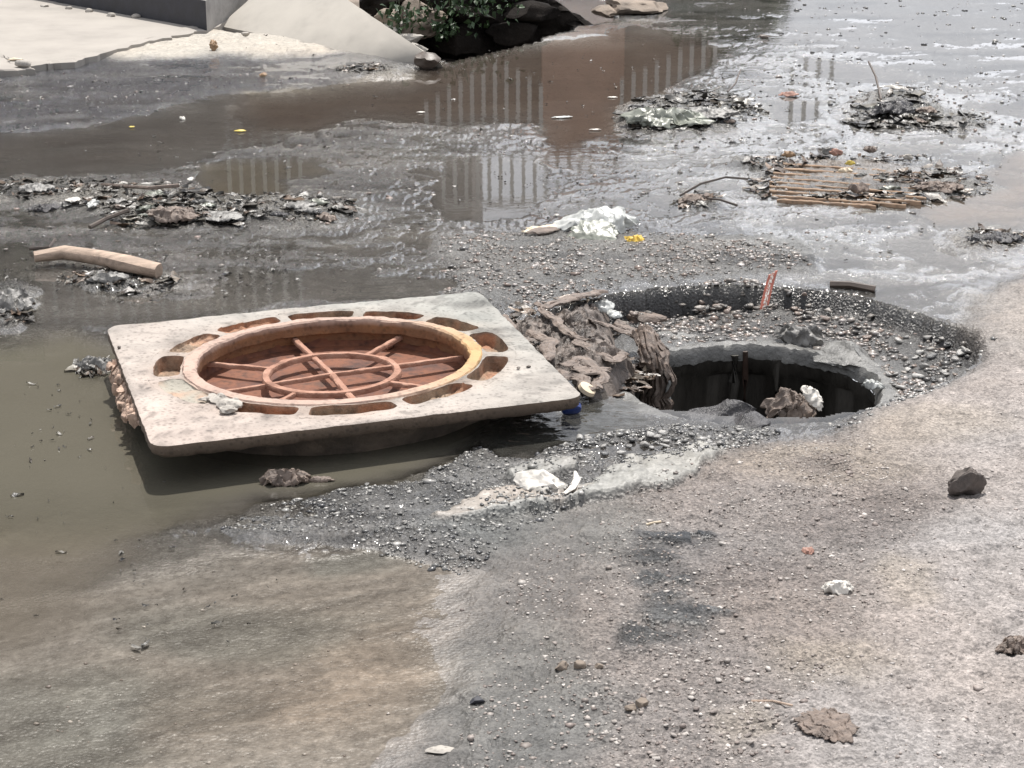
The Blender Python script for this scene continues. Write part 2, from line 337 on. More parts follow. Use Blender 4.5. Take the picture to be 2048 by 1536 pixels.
    # puddles (water lies at z = 0)
    pud = [
      ([(-3000, 690), (0, 690), (140, 668), (235, 700), (300, 700), (600, 700), (900, 760), (1000, 830), (960, 880), (800, 950), (640, 985), (510, 985), (430, 1010), (300, 1060), (150, 1110), (-3000, 1180)], -.045, .004, 30),
      ([(-3000, 1000), (350, 1000), (480, 1020), (330, 1090), (180, 1190), (0, 1270), (-3000, 1500)], -.02, .004, 80),
      ([(860, 130), (1010, 98), (1130, 80), (1260, 62), (1400, 78), (1440, 105), (1400, 135), (1310, 190), (1250, 215), (1225, 262), (1130, 300), (1170, 335), (1110, 330), (1095, 240), (860, 240), (700, 232), (620, 262), (500, 268), (480, 200), (640, 178), (800, 165)], -.022, .012, 12),
      ([(385, 330), (480, 320), (640, 330), (660, 345), (570, 362), (600, 395), (520, 405), (400, 400)], -.018, .006, 8),
      ([(895, 325), (960, 322), (1060, 318), (1080, 380), (1060, 430), (960, 445), (890, 440), (880, 370)], -.018, .012, 8),
      ([(-3000, 300), (0, 270), (200, 255), (440, 195), (480, 240), (560, 270), (420, 300), (330, 330), (160, 345), (0, 355), (-3000, 370)], -.014, .07, 16),
      ([(-3000, 560), (0, 500), (60, 490), (60, 540), (300, 610), (600, 560), (620, 590), (420, 620), (240, 650), (80, 665), (0, 650), (-3000, 660)], -.012, .03, 16),
      ([(420, 570), (480, 535), (640, 545), (900, 560), (930, 585), (700, 600), (500, 605)], -.011, .03, 12),
      ([(1500, 205), (1560, 195), (1650, 205), (1640, 232), (1560, 245), (1510, 235)], -.012, .008, 6),
      ([(1600, 115), (1760, 140), (1880, 158), (1860, 166), (1700, 160), (1610, 140)], -.012, .04, 6),
      ([(1340, 395), (1400, 385), (1400, 415), (1330, 415)], -.012, .03, 5),
      ([(1830, 405), (1900, 395), (2040, 300), (3000, 260), (3000, 460), (1960, 455), (1860, 450)], -.012, .008, 10),
      ([(1780, 480), (1850, 470), (1900, 500), (1950, 540), (1860, 530)], -.010, .03, 8),
      ([(940, 895), (1000, 850), (1100, 830), (1180, 800), (1260, 790), (1310, 850), (1200, 880), (1090, 905), (1000, 915)], -.028, .42, 12),
      ([(1180, 900), (1300, 890), (1330, 905), (1220, 930)], -.008, .15, 6),
    ]
    for poly, h, wv, f in pud:
        k = P(poly, f*2.2); put(k, None, .2, h*.8, None, wv)
    for e in [(330, 1085, 200, 50), (560, 1020, 160, 40), (200, 1190, 150, 30)]: put(E(*e, .6), None, None, None, None, .22)
    put(P(pud[0][0], 60), (.11, .10, .07), .4, None, .15)
    put(P(pud[2][0], 60), (.075, .055, .04), .3, None, .15)
    # mounds of leaves and rags
    mounds = [(1375, 232, 130, 42, .05), (1800, 215, 90, 28, .055), (1900, 245, 90, 18, .02), (110, 385, 160, 22, .022), (290, 410, 130, 32, .035), (430, 425, 110, 26, .035), (600, 425, 120, 32, .022),
              (1500, 335, 60, 18, .02), (1900, 375, 90, 26, .025), (250, 568, 110, 20, .02), (20, 615, 50, 40, .04), (190, 735, 45, 22, .025), (1400, 405, 50, 18, .02), (1980, 480, 80, 30, .02), (760, 145, 90, 16, .02)]
    for cx, cy, rx, ry, h in mounds:
        k = E(cx, cy, rx, ry, .6); put(k, None, .3, None, 1.0); put(k, dh=h*.75); H += k*.016*(ridge(X*13+w1*3, Y*17, 5., 4)-.55)*(1 if h > .015 else .4)
        put(k*.6, (.14, .13, .11))
    put(E(1700, 366, 155, 46, .3), (.085, .07, .055), .3, .008, .8)
    # flow relief: long low tongues running down the street, fine pebbly relief
    wet = (1-ss(.026, .034, H))*(1-ss(.35, .5, R))
    qa = X+.10*fbm(X*3, Y*3, 21., 3); qb = Y+.10*fbm(X*3, Y*3, 22., 3)
    fl = fbm(qa*1.7+qb*.5, qb*4.5, 4.0, 6, .6); micro = fbm(qa*70, qb*52, 2.0, 3, .7); mid = fbm(qa*13+2*w1, qb*13, 6.0, 5, .65)
    far = ss(14, 7, Y)
    pmask = P(pud[0][0], 30); calm = 1-.85*pmask
    bl = P([(-3000, 1150), (480, 1080), (950, 1150), (1010, 1290), (900, 1600), (600, 3600), (-3000, 3600)], 40)
    H += calm*far*(fl*.010*wet*(1-.75*bl) + mid*.0075*(1-.85*bl) + micro*.0048*(1-.85*bl)*np.clip(GRN*1.6, .25, 1)) 
    lump = np.maximum(fbm(X*9, Y*9, 8., 5)-.05, 0); H += (1-wet)*lump*.022
    # streaks in the thin brown flow, black sludge drifts in the wet mud
    ra, rb = X*math.cos(.5)+Y*math.sin(.5), -X*math.sin(.5)+Y*math.cos(.5)
    stq = fbm(ra*2.2+.3*w1, rb*9+.4*w2, 31., 6, .62); st2 = fbm(ra*9, rb*34, 33., 4, .6)
    C *= (1+bl*(.8*stq+.3*st2))[:, None]; H += bl*.0006*st2
    slg = ss(.02, .30, fbm(qa*1.5, qb*4.2, 41., 5, .6))*wet*(1-bl)*(1-pmask); C *= (1-.62*slg)[:, None]; lit = ss(.0, .3, fbm(qa*1.1+7, qb*3.4, 47., 5, .6))*wet*(1-bl)*(1-pmask); C += (.05*lit*(C[:, 0] < .125))[:, None]*np.array([1, .98, .93])
    C *= (1+.14*fbm(X*7, Y*11, 5.0, 5)+.22*mid+.12*micro)[:, None]
    # tint drift: grey-green against pinkish earth
    tn = fbm(X*1.7, Y*2.3, 12.0, 3)[:, None]; C *= 1+tn*np.array([.06, 0, -.05])
    # soaked margin along every water edge
    mg = 1-ss(.000, .017+.008*w1, H); C *= (1-(.36+.10*bl)*mg*(1-wet))[:, None]; R += (np.minimum(R, .44)-R)*mg
    # pit round the manhole
    dx, dy = X-PIT.x, Y-PIT.y; rr = np.hypot(dx, dy); ang = np.arctan2(dy, dx)
    rn = PIT_R*(1+.025*fbm(np.cos(ang)*2.5, np.sin(ang)*2.5, 3., 4)+.035*fbm(np.cos(ang)*9, np.sin(ang)*9, 3., 5, .65))
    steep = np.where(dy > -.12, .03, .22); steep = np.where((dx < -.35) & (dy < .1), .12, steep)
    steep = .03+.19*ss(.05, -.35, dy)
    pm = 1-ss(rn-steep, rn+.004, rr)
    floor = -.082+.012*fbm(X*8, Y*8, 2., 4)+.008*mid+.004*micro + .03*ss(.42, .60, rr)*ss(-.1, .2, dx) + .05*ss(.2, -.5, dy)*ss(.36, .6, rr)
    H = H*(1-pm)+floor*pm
    pc = np.where((rr > rn-.05)[:, None], np.array([[.012, .011, .011]]), np.array([[.085, .083, .08]]))  # band along the pit wall coloured near black for its shade
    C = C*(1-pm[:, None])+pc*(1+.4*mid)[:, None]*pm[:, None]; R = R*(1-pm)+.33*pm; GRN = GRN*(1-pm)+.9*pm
    hx, hy = X-HOLE.x, Y-HOLE.y; hr = np.hypot(hx, hy)
    # shelf of wet concrete round the hole
    k = pm*(1-ss(HOLE_R+.06, HOLE_R+.16, hr)); H = H*(1-k)+(-.076+.004*mid)*k; C = C*(1-k[:, None])+np.array([.12, .12, .117])*k[:, None]
    for e in [(1395, 665, 110, 24), (1540, 668, 70, 14), (1735, 712, 75, 20)]:
        pw = pm*E(*e, .3)*ss(HOLE_R+.03, HOLE_R+.07, hr); H = H*(1-pw)-.100*pw; WV = WV*(1-pw)+.02*pw
    # black slime under the overhanging plate
    # ditch
    dt = P([(778, 48), (860, 108), (905, 119), (1010, 94), (1100, 72), (1185, 45), (1248, 14), (1300, -60), (1300, -400), (600, -400), (700, -10)], 4)
    H -= dt*.75; C = C*(1-dt[:, None])+np.array([.06, .05, .04])*dt[:, None]
    rim = E(1090, 78, 200, 16, .5)*(1-dt)
    C = C*(1-.5*rim[:, None])+np.array([.30, .29, .27])*.5*rim[:, None]; H += rim*.01*ss(1000, 1200, px)
    return C, R, H, GRN, WV, px, py, pm, hr, dt, pud
tana = lambda py: (math.tan(PITCH - math.atan((768-py)/FPX)))
rows = [CAM_H/tana(p) for p in np.linspace(1640, -110, 720)]
near = list(-12+ (rows[0]+12)*np.linspace(0, 1, 14)[:-1]); farr = list(rows[-1]*np.geomspace(1.02, 60, 40))
YS = np.array(near+rows+farr)
u = np.linspace(-1.14, 1.14, 760); ext = 1.14*np.geomspace(1.03, 60, 28)
US = np.concatenate([-ext[::-1], u, ext])
sY = np.maximum(YS, rows[0])*.274
XX = US[None]*sY[:, None]; YY = np.repeat(YS[:, None], len(US), 1)
X, Y = XX.ravel(), YY.ravel()
C, R, H, GRN, WV, px, py, pm, hr, dt, pud = build_fields(X, Y)
H = H*np.where(Y > 25, 0, 1)
Fq = quads(len(YS), len(US))
keep = ~((hr[Fq] < HOLE_R+.026).all(1))
C = np.clip(C, .01, .9)
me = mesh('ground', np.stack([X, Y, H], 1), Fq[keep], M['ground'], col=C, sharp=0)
attr(me, 'Rough', np.clip(R, .1, .95)); attr(me, 'Grain', GRN)
tag(obj('ground', me), kind='structure')
# interpolated height lookup for placing things
YSa = YS; NU = len(US); Hg = H.reshape(len(YS), NU)
def ground_z(x, y):
    x = np.asarray(x, float); y = np.asarray(y, float)
    fy = np.interp(y, YSa, np.arange(len(YSa))); iy = np.clip(fy.astype(int), 0, len(YSa)-2); ty = fy-iy
    uu = x/(np.maximum(y, rows[0])*.274); fx = np.interp(uu, US, np.arange(NU)); ix = np.clip(fx.astype(int), 0, NU-2); tx = fx-ix
    return (Hg[iy, ix]*(1-tx)+Hg[iy, ix+1]*tx)*(1-ty)+(Hg[iy+1, ix]*(1-tx)+Hg[iy+1, ix+1]*tx)*ty
def surf(px_, py_, dz=0.0):
    """point on the visible ground (or water) under a photo pixel"""
    z = 0.0
    for _ in range(6):
        p = G(px_, py_, z); g = float(ground_z(p.x, p.y)); z = .5*z+.5*(max(g, 0.0) if math.hypot(p.x-PIT.x, p.y-PIT.y) > PIT_R else max(g, -.088))
    p.z = z+dz; return p
# ------------------------------------------------------------------ water sheets
inpit = pm > .5
lvl = np.where(inpit, -.088, 0.0)
dep = lvl-H
sel = (dep[Fq] > -.004).any(1) & (dt[Fq] < .02).all(1) & (Y[Fq] < 13).all(1) & (Y[Fq] > 2.3).all(1) & ~(inpit[Fq].any(1) & ~inpit[Fq].all(1)) & (hr[Fq] > HOLE_R+.04).all(1) & (np.abs(US)[Fq % NU] < 2.5).all(1)
Fw = Fq[sel]; used, inv = np.unique(Fw, return_inverse=True)
wx, wy = X[used], Y[used]; wpx, wpy = px[used], py[used]
wavh = (fbm(wx*14, wy*34, 1., 3)*.003+fbm(wx*40, wy*80, 5., 2)*.0012)*np.clip((WV[used]-.06)*2.4, 0, 1)
wv = WV[used]
def Pw(poly, f): return 1-ss(-f, f, sdpoly(wpx, wpy, poly))
wc = np.tile(np.array([.085, .078, .07]), (len(used), 1))
for poly, c in ((pud[0][0], (.108, .10, .077)), (pud[2][0], (.055, .042, .033)), (pud[3][0], (.09, .075, .05)), (pud[5][0], (.055, .048, .042)), (pud[13][0], (.04, .04, .035)), ([(-3000, 1100), (450, 1080), (950, 1150), (1000, 1300), (800, 3600), (-3000, 3600)], (.145, .125, .098)), (pud[11][0], (.2, .15, .11))):
    k = Pw(poly, 75 if poly[0] != (-3000, 1100) else 170)[:, None]; wc = wc*(1-k)+np.array(c)*k
op = 1-np.exp(-np.clip(dep[used], 0, 1)/.022); op = np.clip(op, 0, .93)
me = mesh('water', np.stack([wx, wy, lvl[used]+wavh], 1), inv.reshape(-1, 4), M['water'], col=wc, sharp=0)
attr(me, 'Depth', op); attr(me, 'Wave', wv)
tag(obj('water', me), kind='structure')
print('water faces', len(Fw), 'ground faces', int(keep.sum()))

# ================================================================== across the street: what the puddles mirror
def flat(name, b, mt, parent=None): return obj(name, mesh(name, *b, M[mt], smooth=False), parent)
def wall_building(x0, x1, y0, y1, h, mt, label, trims):
    r = empty('building', ((x0+x1)/2, y0, 0)); tag(r, label, 'building')
    def ch(name, b, m2):
        V = [(x-r.location.x, y-r.location.y, z) for x, y, z in b[0]]; return flat(name, (V, b[1]), m2, r)
    ch('wall', box(x0, x1, y0, y1, -.3, h), mt)
    for (a, b_, c, d) in trims: ch('window', box(a, b_, y0-.05, y0-.004, c, d), 'house_trim')
    return r
wall_building(-26, -.45, 22, 30, 15, 'house_wall', 'tall brown building across the street mirrored in the olive puddle', [(-3.6, -2.4, 4.3, 5.6), (-6.8, -5.4, 4.3, 5.6), (-10.2, -8.8, 4.3, 5.6), (-2.0, -1.0, 4.8, 6.2)])
wall_building(-.44, 2.06, 20.6, 21.4, 2.78, 'house_wall', 'low brown wall across the street behind the red gate pier', [])
wall_building(.30, 1.12, 19.9, 20.5, 2.74, 'brick_wall', 'low red gate pier across the street mirrored in the brown puddle', [])
def railing(x0, x1, y, z0, z1, step, label, bottom=None):
    r = empty('railing', (x0, y, z0)); tag(r, label, 'railing', 'white railings across the street')
    bm_ = None; n = int((x1-x0)/step); me_ = {}
    for i in range(n+1):
        x = i*step; zb = bottom(x0+x) - z0 if bottom else 0
        if zb > z1-z0-.1: continue
        k = round(zb, 2)
        if k not in me_: me_[k] = mesh('baluster', *box(-.02, .02, -.015, .015, k, z1-z0), M['white_paint'], smooth=False)
        obj('baluster', me_[k], r, (x, 0, 0))
    flat('handrail', box(0, x1-x0, -.03, .03, z1-z0, z1-z0+.06), 'white_paint', r)
railing(-.86, .36, 19.9, 1.6, 2.5, .115, 'white balustrade with a gabled foot left of the red wall', lambda x: 1.72+abs(x+.15)*.65)
railing(1.1, 2.05, 19.9, 1.4, 2.5, .115, 'white balustrade sloping down to the right of the red wall', lambda x: 1.95-(x-1.1)*.5)
railing(2.8, 3.2, 19.9, 1.7, 2.6, .13, 'short white railing standing free right of the low wall', None)
railing(-3.1, -2.2, 21.5, 2.9, 3.55, .13, 'short white balcony railing on the brown building', None)
railing(-.75, 1.2, 21.5, 2.85, 3.6, .125, 'white railing standing against the sky above the red wall', None)
railing(-5.4, -2.2, 21.3, 3.9, 4.9, .17, 'long upper white balcony railing on the brown building', None)
def tree(x, y, h, label, seed):
    r = empty('tree', (x, y, 0)); tag(r, label, 'tree')
    g = np.random.default_rng(seed)
    obj('trunk', mesh('trunk', *tube([(0, 0, -.2), (.1, 0, h*.3), (0, .1, h*.55)], [.2, .16, .08]), M['bark']), r)
    n = 2600; d = g.normal(size=(n, 3)); d /= np.linalg.norm(d, axis=1)[:, None]; q = d*(g.uniform(.3, 1, n)**.5)[:, None]*[h*.32, h*.32, h*.3]
    q *= (1+.35*fbm(d[:, 0]*2+seed, d[:, 1]*2, d[:, 2]*2))[:, None]; q[:, 2] += h*.66
    a = g.normal(size=(n, 3))*.09; b_ = g.normal(size=(n, 3))*.09
    V = np.stack([q-a, q-b_, q+a, q+b_], 1).reshape(-1, 3)
    obj('crown', mesh('crown', V, np.arange(4*n).reshape(-1, 4), M['crown'], smooth=False), r)
tree(-6.6, 19, 5.6, 'leafy tree in front of the brown building across the street', 3)
tree(2.15, 20.9, 1.9, 'small bushy tree added unseen to break the mirrored right end of the low wall', 8)  # added bush, out of view, breaks the wall's hard edge in the reflections
tree(-10.5, 18.5, 6.5, 'larger leafy tree at the left end of the brown building', 4)

# ================================================================== ditch, kerb, pavement at the top of the picture
def prism(poly_top, zb, name, mt, parent=None, jit=.0, sub=1, seed=0, bulge=0):
    g = np.random.default_rng(seed); pts = []
    for i, p in enumerate(poly_top):
        q = poly_top[(i+1) % len(poly_top)]
        for k in range(sub):
            v = p.lerp(q, k/sub) + Vector(g.normal(size=3)*jit*(1 if k else .3)); v.z = p.lerp(q, k/sub).z + g.normal()*jit*.15; pts.append(v)
    n = len(pts); c = sum(pts, Vector())/n; V = [p for p in pts]+[c.lerp(p, .97)+Vector((0, 0, .006)) for p in pts]+[Vector((p.x, p.y, zb)) for p in pts]
    F = [(i, (i+1) % n, n+(i+1) % n, n+i) for i in range(n)]+[tuple(range(n, 2*n))]+[(2*n+i, 2*n+(i+1) % n, (i+1) % n, i) for i in range(n)]
    return obj(name, mesh(name, V, F, M[mt], smooth=False), parent)
tone('pavement', (.31, .287, .258), lo=.82, hi=1.1, rough=.85, scale=4, bscale=60, bump=.12)
PZ = .035
pv = [G(-900, 90, PZ), G(0, 110, PZ), (G(30, 127, PZ)), G(62, 133, PZ), G(150, 123, PZ), G(212, 105, PZ), G(310, 80, PZ), G(412, 61, PZ), G(470, 40, PZ), G(520, -110, PZ), G(-1500, -160, PZ)]
o = prism(pv, -.1, 'pavement_slab', 'pavement', None, .012, 8, 3); tag(o, 'pale concrete pavement slab with a cracked edge beside the dark kerb', 'pavement')
pv2 = [G(-900, 150, .03), G(-60, 138, .03), G(0, 142, .03), G(70, 140, .03), G(60, 131, .03), G(28, 126, .03), G(0, 112, .03), G(-900, 95, .03)]
o = prism(pv2, -.1, 'pavement_slab', 'pavement', None, .008, 5, 4); tag(o, 'narrow broken strip of pale concrete in front of the pavement slab', 'pavement')
r = empty('kerb', G(412, 61, PZ)); tag(r, 'raised kerb block with a face coloured dark for shade behind the pale pavement', 'kerb')
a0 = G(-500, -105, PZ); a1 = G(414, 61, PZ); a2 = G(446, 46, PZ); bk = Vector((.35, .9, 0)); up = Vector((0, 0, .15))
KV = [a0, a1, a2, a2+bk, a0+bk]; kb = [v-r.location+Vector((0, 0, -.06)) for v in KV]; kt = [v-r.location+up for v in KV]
me = mesh('face', kb+kt, [(0, 1, 6, 5)], M['kerb_shade_and_chip'], smooth=False); obj('face', me, r)
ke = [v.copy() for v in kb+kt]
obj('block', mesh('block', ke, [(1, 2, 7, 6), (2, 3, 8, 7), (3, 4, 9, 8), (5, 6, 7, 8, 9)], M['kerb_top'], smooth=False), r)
# leaning tapered concrete post
r = empty('concrete_post', G(640, 97, .02)); tag(r, 'pale tapered concrete post lying at a slant with its broken tip in the water', 'concrete post')
BL, BR = G(440, 52, .02), G(838, 134, -.01); RL, RR = G(585, -75, .30), G(866, 116, .05)
nl, nw = 60, 22; V = []
for i in range(nl):
    s = i/(nl-1)
    fb = BL.lerp(BR, s); rd = RL.lerp(RR, s); back = rd + Vector((.12, .30*(1-s)+.06, -rd.z-.08))
    f0 = fb+Vector((0, 0, -.06))
    prof = [f0, fb] + [fb.lerp(rd, k/(nw-5)) for k in range(1, nw-4)] + [rd.lerp(back, .12)+Vector((0, 0, .01)), rd.lerp(back, .5), back]
    for k, p in enumerate(prof):
        d = .003*float(fbm(p.x*9, p.y*9, p.z*9, 3)); tt = math.sin(math.pi*min(max((k-1)/(nw-4), 0), 1))*.008*(1-.5*s)
        V.append(p + Vector((0, -.3, 1))*(d+tt) - r.location)
npf = len(V)//nl; F = [tuple(q) for q in quads(nl, npf)]+[tuple(range((nl-1)*npf, nl*npf)), tuple(range(npf))[::-1]]
obj('post_body', mesh('post_body', V, F, M['post'], sharp=.35), r)
tv, tf = rock(3, 5, .075, .06, .05, .35); tv = tv+np.array((G(852, 128, .02)-r.location)[:])
obj('broken_end', mesh('broken_end', tv, tf, M['dark_wood']), r)
for (cx, cy, z, s, sd_, lab) in [(775, 55, .02, (.10, .08, .05), 11, 'pale flat stone behind the slanting concrete post'), (815, 80, .0, (.09, .07, .035), 12, 'small pale slab of rubble between the concrete post and the ditch'),
        (832, 96, .0, (.06, .05, .035), 13, 'small grey rubble stone near the tip of the concrete post'), (735, 18, .05, (.30, .2, .12), 14, 'brown weathered boulder behind the concrete post'), (690, -12, .1, (.35, .2, .12), 15, 'weathered rock at the top edge, left of the brown boulder'),
        (1262, 10, .03, (.20, .18, .06), 16, 'flat pale rock at the far end of the ditch rim'), (1215, 25, .0, (.10, .1, .04), 17, 'small rock on the ditch rim below the flat pale rock')]:
    v, f = rock(4, sd_, *s, .25, 5); p = G(cx, cy, z)
    tag(obj('rock', mesh('rock', v, f, M['ditch_rock' if sd_ > 13 else 'white_cement'], smooth=True), None, p), lab, 'rock')
# far wall of the ditch
r = empty('ditch_wall', (-.3, 10.7, -.7)); tag(r, 'dark rough stone wall on the far side of the open ditch', 'wall')
g = np.random.default_rng(5); z = -.75; k = 0
nx_, nz_ = 90, 70; wx_, wz_ = np.meshgrid(np.linspace(-.8, .62, nx_), np.linspace(-.8, .15, nz_)); wy_ = 10.66+.1*np.sin(wx_*2.2)+.1*(wz_+.4)-np.maximum(wx_-.35, 0)*.9-.07*ridge(wx_*5, wz_*8, 1., 5)
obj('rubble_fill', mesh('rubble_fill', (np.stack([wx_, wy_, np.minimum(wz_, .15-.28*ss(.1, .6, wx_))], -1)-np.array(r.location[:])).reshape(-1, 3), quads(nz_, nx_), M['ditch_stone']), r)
while z < .06:
    hh = g.uniform(.09, .17); x = -.72
    while x < .5:
        ww_ = g.uniform(.16, .42); v, f = rock(3, k+40, ww_*.52, .10, hh*.54, .3, 8)
        yy = 10.62 + .18*math.sin(x*2.2)+.10*(z+.4) + g.normal()*.03
        if x > .45: yy -= (x-.45)*.9
        if x < -.7: yy -= (-.7-x)*.6
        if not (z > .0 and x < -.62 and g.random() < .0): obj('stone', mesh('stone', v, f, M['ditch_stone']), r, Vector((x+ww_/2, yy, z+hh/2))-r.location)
        x += ww_; k += 1
        if x > .15 and z > -.12: break
    z += hh
for cx, cy, sd_, mt_, s in [(830, 38, 61, 'ditch_rock', (.16, .14, .10)), (845, 20, 62, 'ditch_rock', (.15, .14, .12)), (780, 40, 63, 'ditch_rock', (.11, .13, .07)), (868, 5, 64, 'ditch_rock', (.15, .14, .12)), (800, 5, 65, 'ditch_rock', (.2, .2, .08))]:
    v, f = rock(4, sd_, *s, .22, 6); p = G(cx, cy, .05)
    tag(obj('rock', mesh('rock', v, f, M[mt_]), None, p), {61: 'brown block of rock at the near left corner of the ditch', 62: 'reddish brown rock beside the ditch foliage', 63: 'low brown rock touching the concrete post edge', 64: 'brown rock under the green ditch plants at the top', 65: 'pale topped rock at the very top left of the ditch'}[sd_], 'rock')
def plant(name, c, n, s, label, seed, spread=(.2, .05, .12)):
    g = np.random.default_rng(seed); V = []; F = []
    for i in range(n):
        o_ = np.array(c[:])+g.normal(size=3)*spread; d = g.normal(size=3); d[1] -= .8; d[2] += .2; d /= np.linalg.norm(d); sd2 = np.cross(d, g.normal(size=3)); sd2 /= np.linalg.norm(sd2)
        L_ = s*g.uniform(.5, 1.3); b_ = len(V)
        V += [o_, o_+d*L_*.5+sd2*L_*.28, o_+d*L_, o_+d*L_*.5-sd2*L_*.28+np.array([0, 0, .01])]; F.append((b_, b_+1, b_+2, b_+3))
    e = empty(name, c); tag(e, label, 'plant'); V = [v-np.array(c[:]) for v in V]
    obj('foliage', mesh('foliage', V, F, M['fern'], smooth=False), e)
    obj('stem', mesh('stem', *tube([(0, .12, -.1), (0, .02, 0), (.02, -.03, .06)], [.008, .006, .004], 6), M['fern']), e)
def Gy(px_, py_, Yp):
    a = (px_-1024)/FPX; b = (768-py_)/FPX; d = Vector((a, cp+b*sp, -sp+b*cp)); return Vector((0, 0, CAM_H))+d*(Yp/d.y)
plant('green_plant', Gy(900, 2, 10.42), 230, .045, 'bright green leafy plant growing from the ditch wall at the top edge', 1, (.14, .05, .07))
plant('green_plant', Gy(868, 42, 10.38), 90, .045, 'dark green plant lower on the ditch wall beside the brown rock', 2, (.07, .04, .05))
plant('green_plant', Gy(795, 35, 10.1), 120, .04, 'small dark plant between the pale rocks and the brown rock', 3, (.05, .03, .04))
plant('green_plant', Gy(965, 6, 10.42), 70, .04, 'sparse green plant right of the bright plant on the ditch wall', 4, (.10, .04, .05))
plant('green_plant', Gy(893, 62, 10.38), 50, .035, 'tiny green plant low on the dark ditch wall', 5, (.06, .03, .015))

# ================================================================== the lifted manhole frame
A_, B_, C_, D_ = (304, 892.7), (211.5, 650.6), (958, 579.6), (1168, 791.5)
rowsM = []
for (x, y), (u_, v_) in zip([(-1, -1), (-1, 1), (1, 1), (1, -1)], [A_, B_, C_, D_]):
    u_ -= 1024; v_ = 768-v_
    rowsM.append([x, y, 1, 0, 0, 0, -u_*x, -u_*y, -u_]); rowsM.append([0, 0, 0, x, y, 1, -v_*x, -v_*y, -v_])
Hm = np.linalg.svd(np.array(rowsM))[2][-1].reshape(3, 3)
Rw = np.array([[1, 0, 0], [0, sp, cp], [0, cp, -sp]]).T
Q = Rw@np.diag([1/FPX, 1/FPX, 1])@Hm
if Q[:, 2]@np.array([0, cp, -sp]) < 0: Q = -Q
Q *= 4.84/np.linalg.norm(Q[:, 2]); pa, pb, pc_ = Q[:, 0], Q[:, 1], Q[:, 2]+np.array([0, 0, CAM_H])
pn = np.cross(pa, pb); pn /= np.linalg.norm(pn)
def FP(u_, v_, z=0.0):          # plate coordinates (unit half side) -> offset from plate centre
    u_, v_, z = np.broadcast_arrays(np.asarray(u_, float), np.asarray(v_, float), np.asarray(z, float))
    return u_[..., None]*pa+v_[..., None]*pb+z[..., None]*pn
tone('plate', (.315, .292, .272), pits=75, lo=.68, hi=1.12, usecol=True, rough=.8, scale=7, bscale=90, bump=.9, bdist=.005)
tone('pocket_dirt', (.30, .215, .165), lo=.35, hi=1.5, usecol=True, rough=.75, scale=30, bscale=90, bump=1, bdist=.008)
M['rust_rim'] = pmat('rust_rim', [(.75, .75, .75), (1, 1, 1), (1.15, 1.15, 1.15)], usecol=True, pits=60, rough=.8, scale=14, bscale=110, bump=.7, bdist=.004)
M['rust_pan'] = pmat('rust_pan', [(.035, .013, .009), (.10, .036, .02), (.17, .062, .03), (.09, .045, .03)], rough=.75, pits=50, scale=11, stretch=(1, 1, 1), bscale=70, bump=.5, bdist=.005)
M['rust_rib'] = pmat('rust_rib', [(.20, .095, .06), (.36, .19, .13), (.43, .26, .19)], rough=.8, scale=26, bscale=120, bump=.9, bdist=.005)
M['skirt'] = pmat('skirt', [(.03, .024, .018), (.085, .066, .05), (.17, .13, .095)], rough=.8, scale=10, bscale=50, bump=1, bdist=.01)
frame = empty('manhole_frame', pc_); tag(frame, 'square rusty concrete manhole frame with a round ribbed centre lying lifted out of the street', 'manhole frame')
TH = .034; RI, RO = .665, .735
spk = [98, 70, 43, 16, -14, -48, -79, -111, -143, -178, -206, -234, -262]
V = []; F = []; CC = []
def addv(p, c): V.append(p); CC.append(c); return len(V)-1
def tcol(u_, v_):      # pinkish towards the near left, green grey towards the right and far edges
    a = np.clip(.5+.45*(u_*.75+v_*.55)+.25*fbm(u_*2.1, v_*2.1, 7., 4), 0, 1); st = np.clip(1+.30*fbm(u_*5, v_*5, 2., 6, .65), .5, 1.35)*(1-.4*ss(.25, .5, fbm(u_*11+3, v_*11, 6., 4)))
    d = 1-.45*ss(.35, .9, fbm(u_*3.3+4, v_*3.3, 5., 5)*1.5+.3*np.clip(u_, 0, 1))
    rr0 = np.hypot(u_, v_); rs = ss(1.0, .78, rr0)*np.clip(.5+1.2*fbm(u_*4, v_*4, 12., 5), 0, 1); st = st*(1-rs*np.array([.04, .16, .24]))
    return (np.array([1.16, 1.05, .99])*(1-a)+np.array([.86, .93, .92])*a)*st*d
def topz(u_, v_): return .0035*fbm(u_*9, v_*9, 1., 5, .6)
def fp(u_, v_, z=0, bright=1):
    return addv(FP(u_, v_, z+topz(u_, v_)), tcol(u_, v_)*bright)
pockets = []; NS = 56
